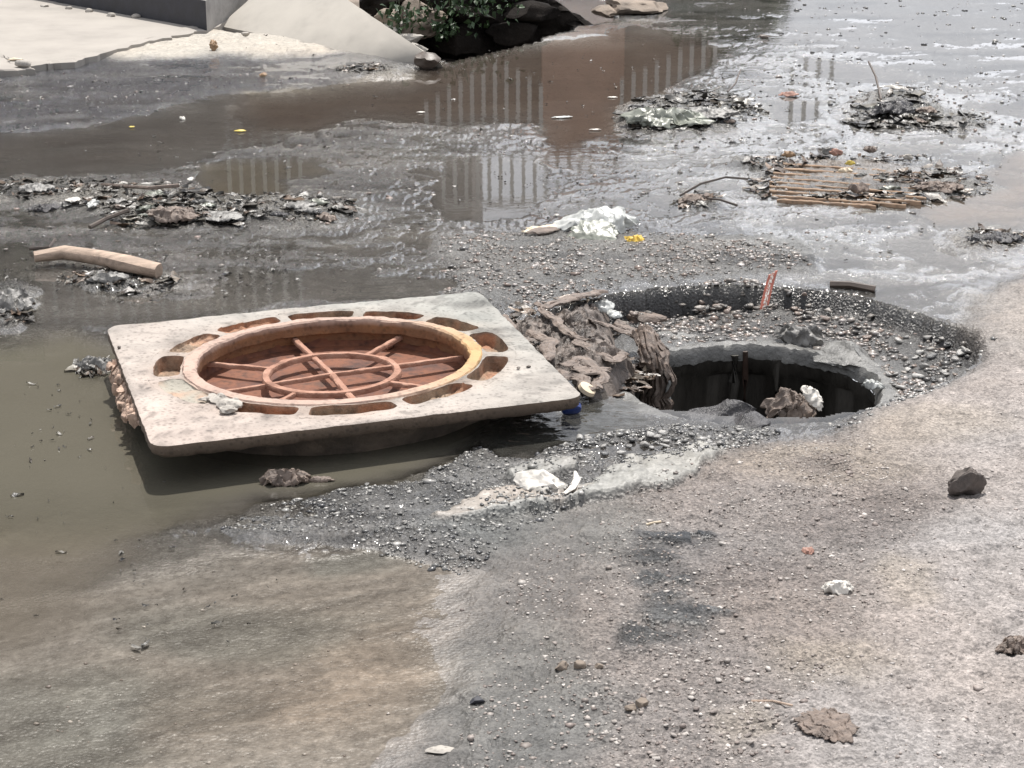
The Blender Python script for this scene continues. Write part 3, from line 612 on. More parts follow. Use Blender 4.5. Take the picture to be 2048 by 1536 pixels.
for i in range(12):
    t1, t0 = math.radians(spk[i]), math.radians(spk[i+1]); tm = (t0+t1)/2; rm_ = .806; filled = i == 8
    # sector outline in (r, theta)
    def outline(r0, r1, a0, a1, pw):
        out = []
        for k in range(NS):
            f = 2*math.pi*k/NS; c_, s_ = math.cos(f), math.sin(f)
            q = 1/(abs(c_)**pw+abs(s_)**pw)**(1/pw)
            out.append(((r0+r1)/2+(r1-r0)/2*c_*q, (a0+a1)/2+(a1-a0)/2*s_*q))
        return out
    o_out = outline(RO, .905, t0, t1, 60)
    gap = math.radians(2.0 if i not in (4,) else 3)
    o_in = outline(.742+.004*random.random(), .868+.012*random.random(), t0+gap, t1-gap, 5.0)
    ring = []
    for lay, (aa, w_) in enumerate([(o_out, 0), (None, .5), (o_in, 1)]):
        idx = []
        for k in range(NS):
            if aa is None: rr_, th = (o_out[k][0]+o_in[k][0])/2, (o_out[k][1]+o_in[k][1])/2
            else: rr_, th = aa[k]
            if w_ == 1: rr_ += .006*float(fbm(rr_*20*math.cos(th), rr_*20*math.sin(th), 4.))
            idx.append(fp(rr_*math.cos(th), rr_*math.sin(th), 0))
        ring.append(idx)
    for a_, b_ in ((ring[0], ring[1]), (ring[1], ring[2])):
        for k in range(NS): F.append((a_[k], a_[(k+1) % NS], b_[(k+1) % NS], b_[k]))
    pockets.append((o_in, i))
# outer field: circle .905 -> rounded square
NA = 360; prev = None
for j in range(9):
    s = j/8; idx = []
    for k in range(NA):
        th = 2*math.pi*k/NA; c_, s_ = math.cos(th), math.sin(th)
        q = 1/max(abs(c_), abs(s_)); x, y = c_*q, s_*q                    # on the square
        R_ = .085; ex, ey = abs(x)-(1-R_), abs(y)-(1-R_)
        if ex > 0 and ey > 0:
            l = math.hypot(ex, ey); x = math.copysign((1-R_)+ex/l*R_, x); y = math.copysign((1-R_)+ey/l*R_, y)
        wob = .004*float(fbm(x*9, y*9, 2., 4))-.010*max(0, float(fbm(x*17, y*17, 5., 3))-.22)*(j == 8); x *= 1+wob; y *= 1+wob
        u_, v_ = c_*.905*(1-s)+x*s, s_*.905*(1-s)+y*s
        z_ = 0 if j < 8 else -.004
        idx.append(fp(u_, v_, z_))
    if prev:
        for k in range(NA): F.append((prev[k], idx[k], idx[(k+1) % NA], prev[(k+1) % NA]))
    prev = idx
# edge of the plate
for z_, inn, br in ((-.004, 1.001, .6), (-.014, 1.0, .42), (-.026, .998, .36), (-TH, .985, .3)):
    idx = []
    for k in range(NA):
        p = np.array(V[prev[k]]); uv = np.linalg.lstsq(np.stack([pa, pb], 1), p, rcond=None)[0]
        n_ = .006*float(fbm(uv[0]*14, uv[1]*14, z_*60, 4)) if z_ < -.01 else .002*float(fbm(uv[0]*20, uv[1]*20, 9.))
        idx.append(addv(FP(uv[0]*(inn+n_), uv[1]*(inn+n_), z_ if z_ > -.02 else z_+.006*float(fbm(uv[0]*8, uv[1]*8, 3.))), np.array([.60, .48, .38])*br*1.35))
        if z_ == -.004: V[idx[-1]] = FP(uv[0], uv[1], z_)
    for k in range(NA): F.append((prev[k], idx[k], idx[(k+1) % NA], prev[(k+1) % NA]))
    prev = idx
idx = [addv(FP(.88*math.cos(2*math.pi*k/NA), .88*math.sin(2*math.pi*k/NA), -TH-.002), np.array([.5, .4, .3])) for k in range(NA)]
for k in range(NA): F.append((prev[k], idx[k], idx[(k+1) % NA], prev[(k+1) % NA]))
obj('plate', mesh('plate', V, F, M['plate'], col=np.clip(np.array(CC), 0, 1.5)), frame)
# pockets: walls and dirty floors, each a part
for o_in, i in pockets:
    depth = {8: .003, 11: .014, 10: .010, 5: .02}.get(i, .034)
    V = []; F = []; CC = []; n = NS; cc0 = np.mean(np.array(o_in), 0)
    for j, (zz, kk) in enumerate([(0, 1), (-.25*depth, .99), (-.7*depth, .96), (-depth, .9), (-depth, .6), (-depth, .3), (-depth, .02)]):
        for k in range(n):
            rr_, th = o_in[k]; rr_ = cc0[0]+(rr_-cc0[0])*kk; th = cc0[1]+(th-cc0[1])*kk
            if j == 0: rr_ += .006*float(fbm(o_in[k][0]*20*math.cos(th), o_in[k][0]*20*math.sin(th), 4.))
            u_, v_ = rr_*math.cos(th), rr_*math.sin(th)
            ns = 0 if j == 0 else (.006 if i not in (10, 11, 5) else .012)*float(fbm(u_*22, v_*22, i+j*.0, 4))
            z_ = (zz+ns) if j else topz(u_, v_)
            V.append(FP(u_, v_, z_)); rst = ss(-.2, .3, float(fbm(u_*4, v_*4, 9.)))
            CC.append(np.array([1.15, .8, .6])*(rst)+np.array([.95, .95, .85])*(1-rst) if j else tcol(u_, v_)*1.3)
    F = [tuple(q) for q in quads(7, n, True)]+[tuple(range(6*n, 7*n))]
    o = obj('pocket', mesh('pocket', V, F, M['pocket_dirt' if i != 8 else 'plate'], col=np.clip(np.array(CC), 0, 1.6)), frame)
    if i == 8: o['label'] = 'pocket filled flush with pale mortar'
    if i in (10, 11): o['label'] = 'shallow pocket packed with gravelly dirt'
# rusty inner ring
V = []; RC = []; prof = [(RO+.003, -.002), (RO-.004, .004), (RO-.03, .005), (RI+.012, .005), (RI+.003, .001), (RI, -.012), (RI+.002, -.03), (RI+.028, -.034), (RI+.03, -.055)]
for r_, z_ in prof:
    for k in range(240):
        th = 2*math.pi*k/240; nn = float(fbm(math.cos(th)*8*r_, math.sin(th)*8*r_, z_*40, 5))
        rr_ = r_+.011*nn+.006*float(ridge(math.cos(th)*22*r_, math.sin(th)*22*r_, z_*40, 3)-.6); V.append(FP(rr_*math.cos(th), rr_*math.sin(th), z_+.003*nn)); ye = max(0, math.cos(th+.25))**3; wl = ss(-.002, -.012, z_); kx = np.clip(.5+.8*float(fbm(th*3, z_*30, 3., 4)), 0, 1); tp = (np.array([.37, .265, .215])*(1-ye)+np.array([.44, .28, .13])*ye); RC.append(tp*(1-wl)+(np.array([.16, .085, .05])*kx+np.array([.25, .12, .05])*(1-kx))*wl)
obj('inner_ring', mesh('inner_ring', V, quads(len(prof), 240, True), M['rust_rim'], col=np.array(RC), sharp=.5), frame)
# rust pan under the ribs
V = [] ; pr = [(.70, -.040), (.695, -.062), (.685, -.068), (.5, -.07), (.3, -.071), (.15, -.071), (.01, -.071)]
for r_, z_ in pr:
    for k in range(120):
        th = 2*math.pi*k/120; V.append(FP(r_*math.cos(th), r_*math.sin(th), z_+.004*float(fbm(r_*9*math.cos(th), r_*9*math.sin(th), 2.))))
obj('pan', mesh('pan', V, [tuple(q) for q in quads(len(pr), 120, True)]+[tuple(range(6*120, 7*120))], M['rust_pan']), frame)
def bar(u0, v0, u1, v1, w_, zt, zb, name):
    n = 26; V = []
    d = np.array([u1-u0, v1-v0]); d /= np.linalg.norm(d); s_ = np.array([-d[1], d[0]])
    for i in range(n):
        t_ = i/(n-1); x, y = u0+(u1-u0)*t_, v0+(v1-v0)*t_
        for (o_, z_) in ((-1, zb), (-1, zt-.003), (-.7, zt), (.7, zt), (1, zt-.003), (1, zb)):
            ww = w_*(1+.28*float(fbm(x*16, y*16, o_*3, 3))); V.append(FP(x+s_[0]*o_*ww, y+s_[1]*o_*ww, z_+.0018*float(fbm(x*20, y*20, o_, 3))))
    Fb = [tuple(q) for q in quads(n, 6)]+[tuple(range(6))[::-1], tuple(range((n-1)*6, n*6))]
    obj(name, mesh(name, V, Fb, M['rust_rib']), frame)
ZT, ZB = -.036, -.046
def inv_uv(px_, py_, z):      # plate coordinates of a photo pixel at depth z under the plate
    a = (px_-1024)/FPX; b = (768-py_)/FPX; d = np.array([a, cp+b*sp, -sp+b*cp]); o0 = np.array([0, 0, CAM_H])-(pc_+pn*z)
    s = np.linalg.solve(np.stack([pa, pb, -d], 1), o0); return s[0], s[1]
hub = inv_uv(664, 746, ZT); rad_out = .70
def ray(px_, py_, start=0.0, name='rib', w_=.0145):
    e = np.array(inv_uv(px_, py_, ZT)); h = np.array(hub); d = (e-h)/np.linalg.norm(e-h); s0 = h+d*start
    # run to the ring wall
    b_ = s0@d; c_ = s0@s0-rad_out**2; L_ = -b_+math.sqrt(max(b_*b_-c_, 0)); e = s0+d*L_
    bar(*s0, *e, w_, ZT, ZB, name)
RR_ = .325
ray(598, 684); ray(705, 795, w_=.017); ray(890, 716); ray(470, 778)
ray(780, 682, RR_-.01); ray(452, 727, RR_-.01); ray(560, 800, RR_); ray(822, 768, RR_-.01)
V = []
for i in range(96):
    th = 2*math.pi*i/96
    for o_, z_ in ((-.020, ZB), (-.020, ZT-.001), (-.015, ZT+.003), (.015, ZT+.003), (.020, ZT-.001), (.020, ZB)):
        n_ = float(fbm(math.cos(th)*5, math.sin(th)*5, o_*30, 4)); rr_ = RR_+o_*(1+.3*n_)+.004*n_
        V.append(FP(hub[0]+rr_*math.cos(th), hub[1]+rr_*math.sin(th), z_+.002*n_))
Fq_ = []
for i in range(96):
    for k in range(5): Fq_.append((i*6+k, i*6+k+1, ((i+1) % 96)*6+k+1, ((i+1) % 96)*6+k))
obj('rib_ring', mesh('rib_ring', V, Fq_, M['rust_rib']), frame)
# skirt under the plate
V = []; pr = [(.90, -TH+.004), (.885, -.06), (.865, -.09), (.84, -.12), (.80, -.15), (.6, -.16)]
for r_, z_ in pr:
    for k in range(200):
        th = 2*math.pi*k/200; nn = float(fbm(math.cos(th)*7, math.sin(th)*7, z_*25, 5)); V.append(FP((r_+.022*nn)*math.cos(th), (r_+.022*nn)*math.sin(th), z_+(.006*nn if z_ < -.05 else 0)))
obj('skirt', mesh('skirt', V, quads(len(pr), 200, True), M['skirt']), frame)
g = np.random.default_rng(8); parts = []
for k in range(150):
    t_ = g.random(); v_ = .55-.95*t_; v, f = rock(2, 300+k, *(g.uniform(.004, .017, 3)*[1, 1, 1.3]), .5, 3)
    parts.append((v+FP(-1.0+g.normal()*.012, v_+g.normal()*.03, -.035-g.random()*.055*math.sin(math.pi*min(1, t_*1.1))), f))
obj('mortar_crust', mesh('mortar_crust', *join(parts), M['pocket_dirt'], col=np.full((sum(len(p[0]) for p in parts), 3), 1.5)), frame)
parts = []
for (cx, cy, s_) in [(462, 812, .03), (455, 822, .022), (440, 800, .026), (425, 797, .02), (470, 803, .016), (408, 800, .014)]:
    uv = inv_uv(cx, cy, .004); v, f = rock(3, int(cx), s_, s_*.8, s_*.45, .4, 4); parts.append((v+FP(*uv, .006), f))
obj('mortar_lump', mesh('mortar_lump', *join(parts), M['white_cement']), frame)
uv = inv_uv(776, 706, -.08); v, f = rock(2, 77, .022, .018, .012, .3)
tag(obj('pebble', mesh('pebble', v, f, M['rust_rib']), None, Vector(pc_)+Vector(FP(*uv, -.062))), 'small rust coloured stone lying inside the round pan of the manhole frame', 'stone')
for (cx, cy) in [(1057, 735), (1036, 738), (238, 697)]:
    uv = inv_uv(cx, cy, 0); v, f = rock(2, cx, .006, .006, .004, .3)
    tag(obj('pebble', mesh('pebble', v, f, M['dark_wood']), None, Vector(pc_)+Vector(FP(*uv, .003))), {1057: 'tiny dark crumb on the right part of the plate', 1036: 'tiny dark crumb left of the other on the right part of the plate', 238: 'tiny dark crumb near the far left corner of the plate'}[cx], 'crumb')

# ================================================================== the open manhole
mh = empty('open_manhole', (HOLE.x, HOLE.y, -.08)); tag(mh, 'open manhole shaft without its cover, dark inside, in the gravelly pit', 'manhole')
NA = 220; V = []; prof = [(.41, -.018, .3), (.385, .000, 1), (.355, .009, 1), (.335, .006, 1), (.325, -.010, 1), (.322, -.035, 1)]
for r_, z_, a_ in prof:
    for k in range(NA):
        th = 2*math.pi*k/NA; n1_ = float(fbm(math.cos(th)*3, math.sin(th)*3, 1.2, 5)); n2_ = float(fbm(math.cos(th)*16*r_*3, math.sin(th)*16*r_*3, r_*30, 4))
        rr_ = r_+.012*n1_+.006*n2_; V.append((rr_*math.cos(th), rr_*math.sin(th), z_+.006*n2_))
obj('collar', mesh('collar', V, quads(len(prof), NA, True), M['wet_concrete']), mh)
V = []; prof = [(.322, -.03), (.33, -.07), (.345, -.085), (.35, -.22), (.33, -.24), (.325, -.40), (.35, -.42), (.36, -1.0), (.36, -2.2), (.01, -2.2)]
for r_, z_ in prof:
    for k in range(NA):
        th = 2*math.pi*k/NA; nn = float(fbm(math.cos(th)*5, math.sin(th)*5, z_*3, 5)); V.append(((r_+.012*nn)*math.cos(th), (r_+.012*nn)*math.sin(th), z_+.008*nn))
obj('shaft_wall', mesh('shaft_wall', V, quads(len(prof), NA, True), M['shaft']), mh)
pts = [(.015+.003*math.sin(k), .322, -.01-.08*k) for k in range(14)]
obj('pipe', mesh('pipe', *tube(pts, .007, 8, .4), M['iron_pipe']), mh)
pts = [(-.015+.004*math.sin(k*2), .325, -.02-.08*k) for k in range(14)]
obj('pipe', mesh('pipe', *tube(pts, .012, 8, .5, 4), M['shaft']), mh)
obj('wall_drip', mesh('wall_drip', *tube([(.10, .315, -.03), (.105, .31, -.12), (.10, .312, -.3), (.102, .315, -.6)], [.012, .006, .010, .004], 8, .5), M['shaft']), mh)

# ================================================================== rags, sheets, litter
def sheet(w_, l_, n, amp, seed, fold=6.0, mt='rag', shrink=.25, droop=0.0, name='cloth', aniso=3.0, ragged=.15, lift=.4):
    """crumpled piece of cloth or film: grid with ridged folds along its length, ragged outline"""
    amp *= .5; nx = n; ny = max(6, int(n*l_/w_)); V = np.zeros((ny, nx, 3))
    uu, vv = np.meshgrid(np.linspace(-1, 1, nx), np.linspace(-1, 1, ny)); sx = seed*3.7
    rg = 1-ragged*(.5+fbm(uu*2+sx, vv*2, 1., 4)); rr_ = np.maximum(np.abs(uu), np.abs(vv)); el = 1-shrink*ss(.2, 1, rr_)*(uu**2*vv**2)*2
    X_ = uu*w_/2*rg*el; Y_ = vv*l_/2*rg*el
    z_ = (ridge(uu*fold/2+sx+.4*vv, vv*fold/2/aniso, 3., 4)-.6)*amp + amp*.6*fbm(uu*1.3+sx, vv*1.3, 8., 3)
    X_ = X_+amp*.6*fbm(uu*fold/2, vv*fold/3, 4.+sx, 4); Y_ = Y_+amp*.4*fbm(uu*fold/2, vv*fold/3, 14.+sx, 4)
    z_ = z_*(1-.3*rr_**2) + lift*amp*(1-rr_**2) - droop*rr_**3
    V[..., 0], V[..., 1], V[..., 2] = X_, Y_, z_-z_.min()*.6
    return mesh(name, V.reshape(-1, 3), quads(ny, nx), M[mt])
def solid(o, th=.0015):
    md = o.modifiers.new('thickness', 'SOLIDIFY'); md.thickness = th; md.offset = -1; return o
def lay(name, me_, px_, py_, yaw=0, tilt=(0, 0), dz=0, label=None, cat=None, group=None, th=.0015):
    o = obj(name, me_, None, surf(px_, py_, dz), (tilt[0], tilt[1], yaw)); solid(o, th)
    if label: tag(o, label, cat, group)
    return o
# heap of brown rags between the plate and the hole
heap = empty('rag_heap', surf(1170, 690)); tag(heap, 'heap of sodden brown rags between the manhole frame and the open shaft', 'rags')
hx0, hx1, hy0, hy1 = G(1000, 780).x-.05, G(1345, 780).x+.03, G(1200, 800).y, G(1200, 578).y+.02
nx, ny = 230, 170; gx, gy = np.meshgrid(np.linspace(hx0, hx1, nx), np.linspace(hy0, hy1, ny)); gp, gq = PX(gx.ravel(), gy.ravel(), 0.02)
sdp = -sdpoly(gp+18*fbm(gx*6, gy*6, 2.).ravel(), gq+8*fbm(gx*6, gy*6, 3.).ravel(), [(985, 640), (1070, 612), (1215, 572), (1222, 635), (1300, 660), (1318, 685), (1262, 708), (1226, 725), (1212, 770), (1165, 790), (1100, 740)]).reshape(gx.shape)
kk = ss(-12, 65, sdp); wxx = gx+.05*fbm(gx*6, gy*6, 1., 3); wyy = gy+.05*fbm(gx*6, gy*6, 5., 3)
ca, sa = math.cos(-.9), math.sin(-.9); fu, fv = wxx*ca-wyy*sa, wxx*sa+wyy*ca
rz = ridge(fu*9, fv*34, 2., 5)
big = fbm(gx*7, gy*9, 3., 4)
gz = .002-.082*ss(1185, 1290, gp).reshape(gx.shape)
hz = -.05*(1-kk)+kk*(.004+.024*big+.020*rz+.012*ridge(fu*20, fv*85, 5., 4)-.03*ss(.25, .5, fbm(gx*16, gy*20, 77., 3))) + gz
Vh = np.stack([gx+.02*kk*fbm(gx*20, gy*20, 4.), gy+.02*kk*fbm(gx*20, gy*20, 7.), hz], -1).reshape(-1, 3)-np.array(heap.location[:])
Fh = quads(ny, nx); hd_ = np.hypot(gx-HOLE.x, gy-HOLE.y).ravel(); Fh = Fh[(sdp.ravel()[Fh] > -4).all(1) & (hd_[Fh] > HOLE_R-.02).all(1)]
tone('rag_heap', (.135, .11, .093), lo=.15, pits=45, hi=1.5, rough=.45, scale=22, bscale=110, bump=.9, bdist=.006, dist=1.0)
obj('matted_cloth', mesh('matted_cloth', Vh, Fh, M['rag_heap']), heap)
def strip(pts, w_, seed, mt='rag', n=34, m_=12, folds=3, amp=.012, dz=.01, follow=True, taper=.3):
    P_ = [Vector(p) for p in pts]; V = []
    for i in range(n):
        t_ = i/(n-1)*(len(P_)-1); k = min(int(t_), len(P_)-2); p = P_[k].lerp(P_[k+1], t_-k); d = (P_[k+1]-P_[k]).normalized()
        s_ = Vector((-d.y, d.x, 0)).normalized() if abs(d.z) < .95 else Vector((1, 0, 0)); w2 = w_*(1-taper*abs(2*i/(n-1)-1)**2)*(1+.35*float(fbm(i*.2, seed, 1.)))
        p = p+s_*(.02*float(fbm(i*.12, seed, 5.)))
        nrm = Vector((0, 0, 1)) if abs(d.z) < .6 else Vector((0, -1, 0))
        for j in range(m_):
            a_ = j/(m_-1)*2-1; h = amp*float(ridge(a_*folds+seed, i*.10, seed*1., 4)); V.append(p+s_*(a_*w2/2+.004*float(fbm(i*.3, j*.6, seed)))+nrm*(h-abs(a_)**2*amp*.8+dz))
    return mesh('cloth_strip', V, quads(n, m_), M[mt])
def SP(l, dz=.02): return [G(x, y, dz+.01-.07*min(max((x-1170)/110, 0), 1)) for x, y in l]
for i, (l, w_) in enumerate([([(1072, 615), (1105, 645), (1135, 672), (1175, 690)], .035), ([(1010, 640), (1030, 680), (1060, 700)], .04), ([(1150, 690), (1190, 710), (1225, 730), (1250, 715)], .05), ([(1120, 740), (1165, 725), (1200, 760), (1190, 785)], .05),
        ([(1100, 750), (1150, 760), (1190, 790)], .05), ([(1085, 625), (1150, 600), (1210, 590)], .05), ([(1235, 650), (1270, 675), (1290, 695)], .05), ([(1060, 670), (1100, 690), (1090, 730)], .05), ([(1180, 650), (1220, 660), (1270, 680)], .05), ([(1150, 740), (1180, 755), (1210, 745)], .06)]):
    o = obj('cloth_strip', strip([p-heap.location for p in SP(l, .018)], w_*.8, i+1, amp=.007), heap); solid(o, .002)
    if i == 0: o['label'] = 'rolled strip of paler brown cloth'
p0 = Vector((HOLE.x-.262, HOLE.y+.165, -.02))
hang = [p0+Vector((-.02, .06, .015)), p0+Vector((.0, -.01, .012)), p0+Vector((.015, -.05, -.03)), p0+Vector((.02, -.06, -.12)), p0+Vector((.022, -.055, -.19)), p0+Vector((.03, -.055, -.24))]
o = obj('hanging_rag', strip(hang, .085, 33, 'rag', 44, 22, 5, .03, 0)); solid(o, .003); tag(o, 'brown rag hanging over the rim down into the open shaft', 'rag')
o = obj('hanging_rag', strip([p0+Vector((.045, -.06, -.08)), p0+Vector((.05, -.06, -.16)), p0+Vector((.05, -.055, -.30))], .014, 35, 'plastic_pale', 20, 6, 2, .006, 0)); solid(o, .002); tag(o, 'thin pale strand dangling below the brown rag in the shaft', 'strand')
# named pieces ------------------------------------------------------------
def SH(px_w, py): return px_w*(surf(1024, py).y/cp)/FPX       # metres for a width in photo pixels at that row
lay('plastic_wrapper', sheet(.085, .06, 26, .02, 3, 5, 'plastic_pale', lift=1.5), 1205, 652, .5, (.3, -.1), .055, 'crumpled pale blue wrapper lying on top of the rag heap', 'wrapper')
lay('plastic_wrapper', sheet(.05, .04, 18, .012, 4, 5, 'plastic_pale', lift=1.5), 1228, 660, -.4, (.2, .2), .045, 'small grey scrap right of the pale blue wrapper on the rags', 'wrapper')
r = empty('plastic_bag', surf(1185, 460)); tag(r, 'dirty grey plastic bag with pale peak and yellow corner lying on the gravel', 'plastic bag')
o = obj('bag_body', sheet(.30, .20, 60, .045, 12, 5, 'plastic_pale', lift=2.4, ragged=.3), r, (.02, .02, .0), (0, 0, .15)); solid(o)
o = obj('bag_front', sheet(.19, .15, 40, .016, 14, 4, 'plastic_sheet', lift=1.6, ragged=.35), r, (.0, -.10, .01), (.55, 0, -.1)); solid(o)
o = obj('bag_tail', sheet(.20, .06, 30, .02, 15, 5, 'cream', lift=1, ragged=.4), r, (-.15, -.02, .005), (0, 0, .35)); solid(o)
o = obj('bag_corner', sheet(.085, .06, 24, .022, 16, 5, 'yellow_plastic', lift=1.6, ragged=.4), r, (.125, -.15, .0), (.2, 0, .3)); solid(o)
lay('leaf', sheet(.14, .05, 18, .012, 17, 3, 'rag', lift=1, ragged=.3), 1085, 468, .5, (.25, 0), .01, 'dark curled leaf at the left end of the plastic bag', 'leaf')
lay('leaf', sheet(.05, .03, 14, .012, 18, 3, 'cream', lift=1, ragged=.3), 1258, 452, .4, (.25, 0), .01, 'small pale curled leaf right of the plastic bag', 'leaf')
# wooden stick at left
L_ = [surf(70, 532, .028), surf(130, 527, .035), surf(200, 538, .036), surf(255, 549, .03), surf(318, 556, .018)]
st = empty('wooden_stick', L_[0]); tag(st, 'thick pale wooden stick lying across the mud at the left', 'stick')
obj('stem', mesh('stem', *tube([p-L_[0] for p in L_], [.016, .021, .024, .026, .022], 12, .35, 1), M['wood']), st)
v, f = rock(2, 9, .014, .011, .011, .2); obj('knot', mesh('knot', v+np.array((L_[2]-L_[0])[:])+[0, -.016, .006], f, M['wood']), st)
lay('torn_rag', sheet(.13, .05, 24, .03, 21, 5, 'rag_grey', lift=1), 215, 560, .1, (.3, 0), 0, 'torn grey rag hanging under the wooden stick', 'rag')
lay('torn_rag', sheet(.16, .13, 40, .05, 22, 6, 'rag_grey', lift=1.2), 15, 612, .2, (.2, 0), .0, 'grey crumpled rag at the left edge below the wooden stick', 'rag')
lay('torn_rag', sheet(.20, .10, 46, .035, 24, 8, 'rag', lift=1.2), 345, 438, -.3, (.25, 0), .01, 'fanned folded brown rag in the debris band at the left', 'rag')
lay('torn_rag', sheet(.17, .10, 40, .02, 26, 8, 'rag_grey', lift=.8), 440, 440, -.2, (.1, 0), .01, 'flat grey rag right of the fanned brown rag', 'rag')
lay('torn_rag', sheet(.12, .07, 30, .02, 27, 8, 'rag_grey', lift=.8), 600, 418, .2, (.1, 0), .01, 'grey rag at the right end of the debris band', 'rag')
lay('torn_rag', sheet(.14, .08, 30, .03, 28, 6, 'rag_grey', lift=.8), 75, 385, .2, (.1, 0), .01, 'grey lump of rag at the left edge of the debris band', 'rag')
lay('plastic_scrap', sheet(.065, .05, 16, .010, 31, 3, 'white_cloth', lift=1, ragged=.4), 147, 407, .4, (.1, 0), .012, 'white plastic scrap lying flat in the debris band', 'plastic scrap')
lay('plastic_scrap', sheet(.045, .06, 16, .014, 32, 4, 'plastic_pale', lift=1, ragged=.4), 186, 416, -.5, (.3, 0), .012, 'pale folded plastic scrap right of the white scrap', 'plastic scrap')
lay('plastic_scrap', sheet(.03, .03, 12, .008, 33, 3, 'white_cloth', lift=1, ragged=.4), 382, 365, -.5, (.3, 0), .012, 'small white scrap by the little puddle with railing reflections', 'plastic scrap')
# mounds at the top right
lay('plastic_sheet', sheet(.42, .20, 70, .06, 41, 6, 'plastic_sheet', lift=1.1, ragged=.35), 1335, 245, -.15, (.18, 0), .005, 'grey green crumpled plastic sheet on the mound by the brown puddle', 'plastic sheet')
lay('plastic_sheet', sheet(.30, .16, 50, .04, 42, 6, 'rag_grey', lift=1.1, ragged=.35), 1415, 235, .15, (.12, 0), .005, 'smaller muddy sheet right of the grey green plastic sheet', 'plastic sheet')
lay('torn_rag', sheet(.24, .14, 46, .05, 43, 6, 'sludge', lift=1.3, ragged=.35), 1790, 222, .1, (.1, 0), .0, 'black tangled clump of rags at the upper right', 'rag')
lay('torn_rag', sheet(.20, .08, 40, .02, 44, 6, 'rag_grey', lift=.8, ragged=.35), 1900, 250, .1, (.1, 0), .0, 'grey flattened rag right of the black tangled clump', 'rag')
lay('food_scrap', sheet(.10, .055, 22, .018, 45, 4, 'leaf_red', lift=1.2, ragged=.3), 1577, 192, .1, (.1, 0), .004, 'small reddish curled scrap on the wet street at the upper right', 'scrap')
lay('leaf', sheet(.08, .05, 18, .02, 46, 4, 'dark_wood', lift=1.2, ragged=.3), 1527, 77, .1, (.1, 0), .004, 'dark curled leaf on the far wet street', 'leaf')
lay('torn_rag', sheet(.15, .10, 30, .035, 47, 6, 'rag', lift=1.2, ragged=.35), 1392, 405, .1, (.1, 0), .0, 'small brown clump beside the twig left of the grating', 'rag')
lay('torn_rag', sheet(.22, .10, 40, .03, 48, 6, 'sludge', lift=.9, ragged=.35), 1985, 480, .1, (.1, 0), .0, 'black wet rag at the right edge below the bright puddle', 'rag')
lay('torn_rag', sheet(.20, .11, 40, .035, 49, 7, 'rag', lift=.9, ragged=.35), 1880, 378, .1, (.1, 0), .0, 'brown matted rag at the right end of the grating', 'rag')
lay('torn_rag', sheet(.11, .09, 30, .035, 50, 6, 'rag_grey', lift=1.2, ragged=.35), 190, 735, .2, (.1, 0), .0, 'dark wet clump touching the left edge of the manhole frame', 'rag')
lay('floating_scrap', sheet(.10, .03, 16, .008, 51, 3, 'plastic_pale', lift=1.0, ragged=.2), 1125, 236, .25, (0, 0), .003, 'long pale scrap floating at the edge of the brown puddle', 'scrap')
lay('floating_scrap', sheet(.04, .02, 10, .006, 52, 3, 'white_cloth', lift=1.0, ragged=.2), 842, 226, 0, (0, 0), .003, 'white scrap floating left of the railing reflections', 'scrap')
lay('floating_scrap', sheet(.05, .02, 10, .006, 53, 3, 'white_cloth', lift=1.0, ragged=.2), 1225, 196, 0, (0, 0), .003, 'small white scrap floating in the middle of the brown puddle', 'scrap')
lay('floating_scrap', sheet(.06, .02, 10, .006, 54, 3, 'white_cloth', lift=1.0, ragged=.3), 1190, 261, 0, (0, 0), .003, 'pale scrap floating in the narrow neck of the brown puddle', 'scrap')
lay('leaf', sheet(.055, .025, 12, .008, 55, 3, 'leaf_yellow', lift=1.0, ragged=.3), 481, 264, .1, (.1, 0), .004, 'yellow leaf at the tip of the pale reflection', 'leaf')
lay('leaf', sheet(.03, .02, 10, .006, 56, 3, 'leaf_yellow', lift=1.0, ragged=.3), 264, 256, .1, (.1, 0), .004, 'small brownish yellow leaf floating in the dark flow', 'leaf')
lay('leaf', sheet(.03, .03, 10, .01, 57, 3, 'white_cloth', lift=1.0, ragged=.3), 365, 239, .6, (.4, 0), .004, 'small white petal standing in the dark flow', 'petal')
lay('leaf', sheet(.045, .075, 14, .02, 58, 3, 'leaf_dry', lift=1.2, ragged=.3), 427, 100, .2, (.9, 0), .02, 'dry tan leaf standing on the sludge by the pavement', 'leaf')
lay('leaf', sheet(.05, .04, 12, .015, 59, 3, 'leaf_dry', lift=1.2, ragged=.3), 527, 153, -.7, (.4, 0), .006, 'small dry brown leaf on the black sludge band', 'leaf')
lay('leaf', sheet(.09, .03, 12, .012, 60, 3, 'cream', lift=1.2, ragged=.3), 32, 137, -.1, (.1, 0), .04, 'pale dry leaf caught in the crack at the pavement corner', 'leaf')
g = np.random.default_rng(77)
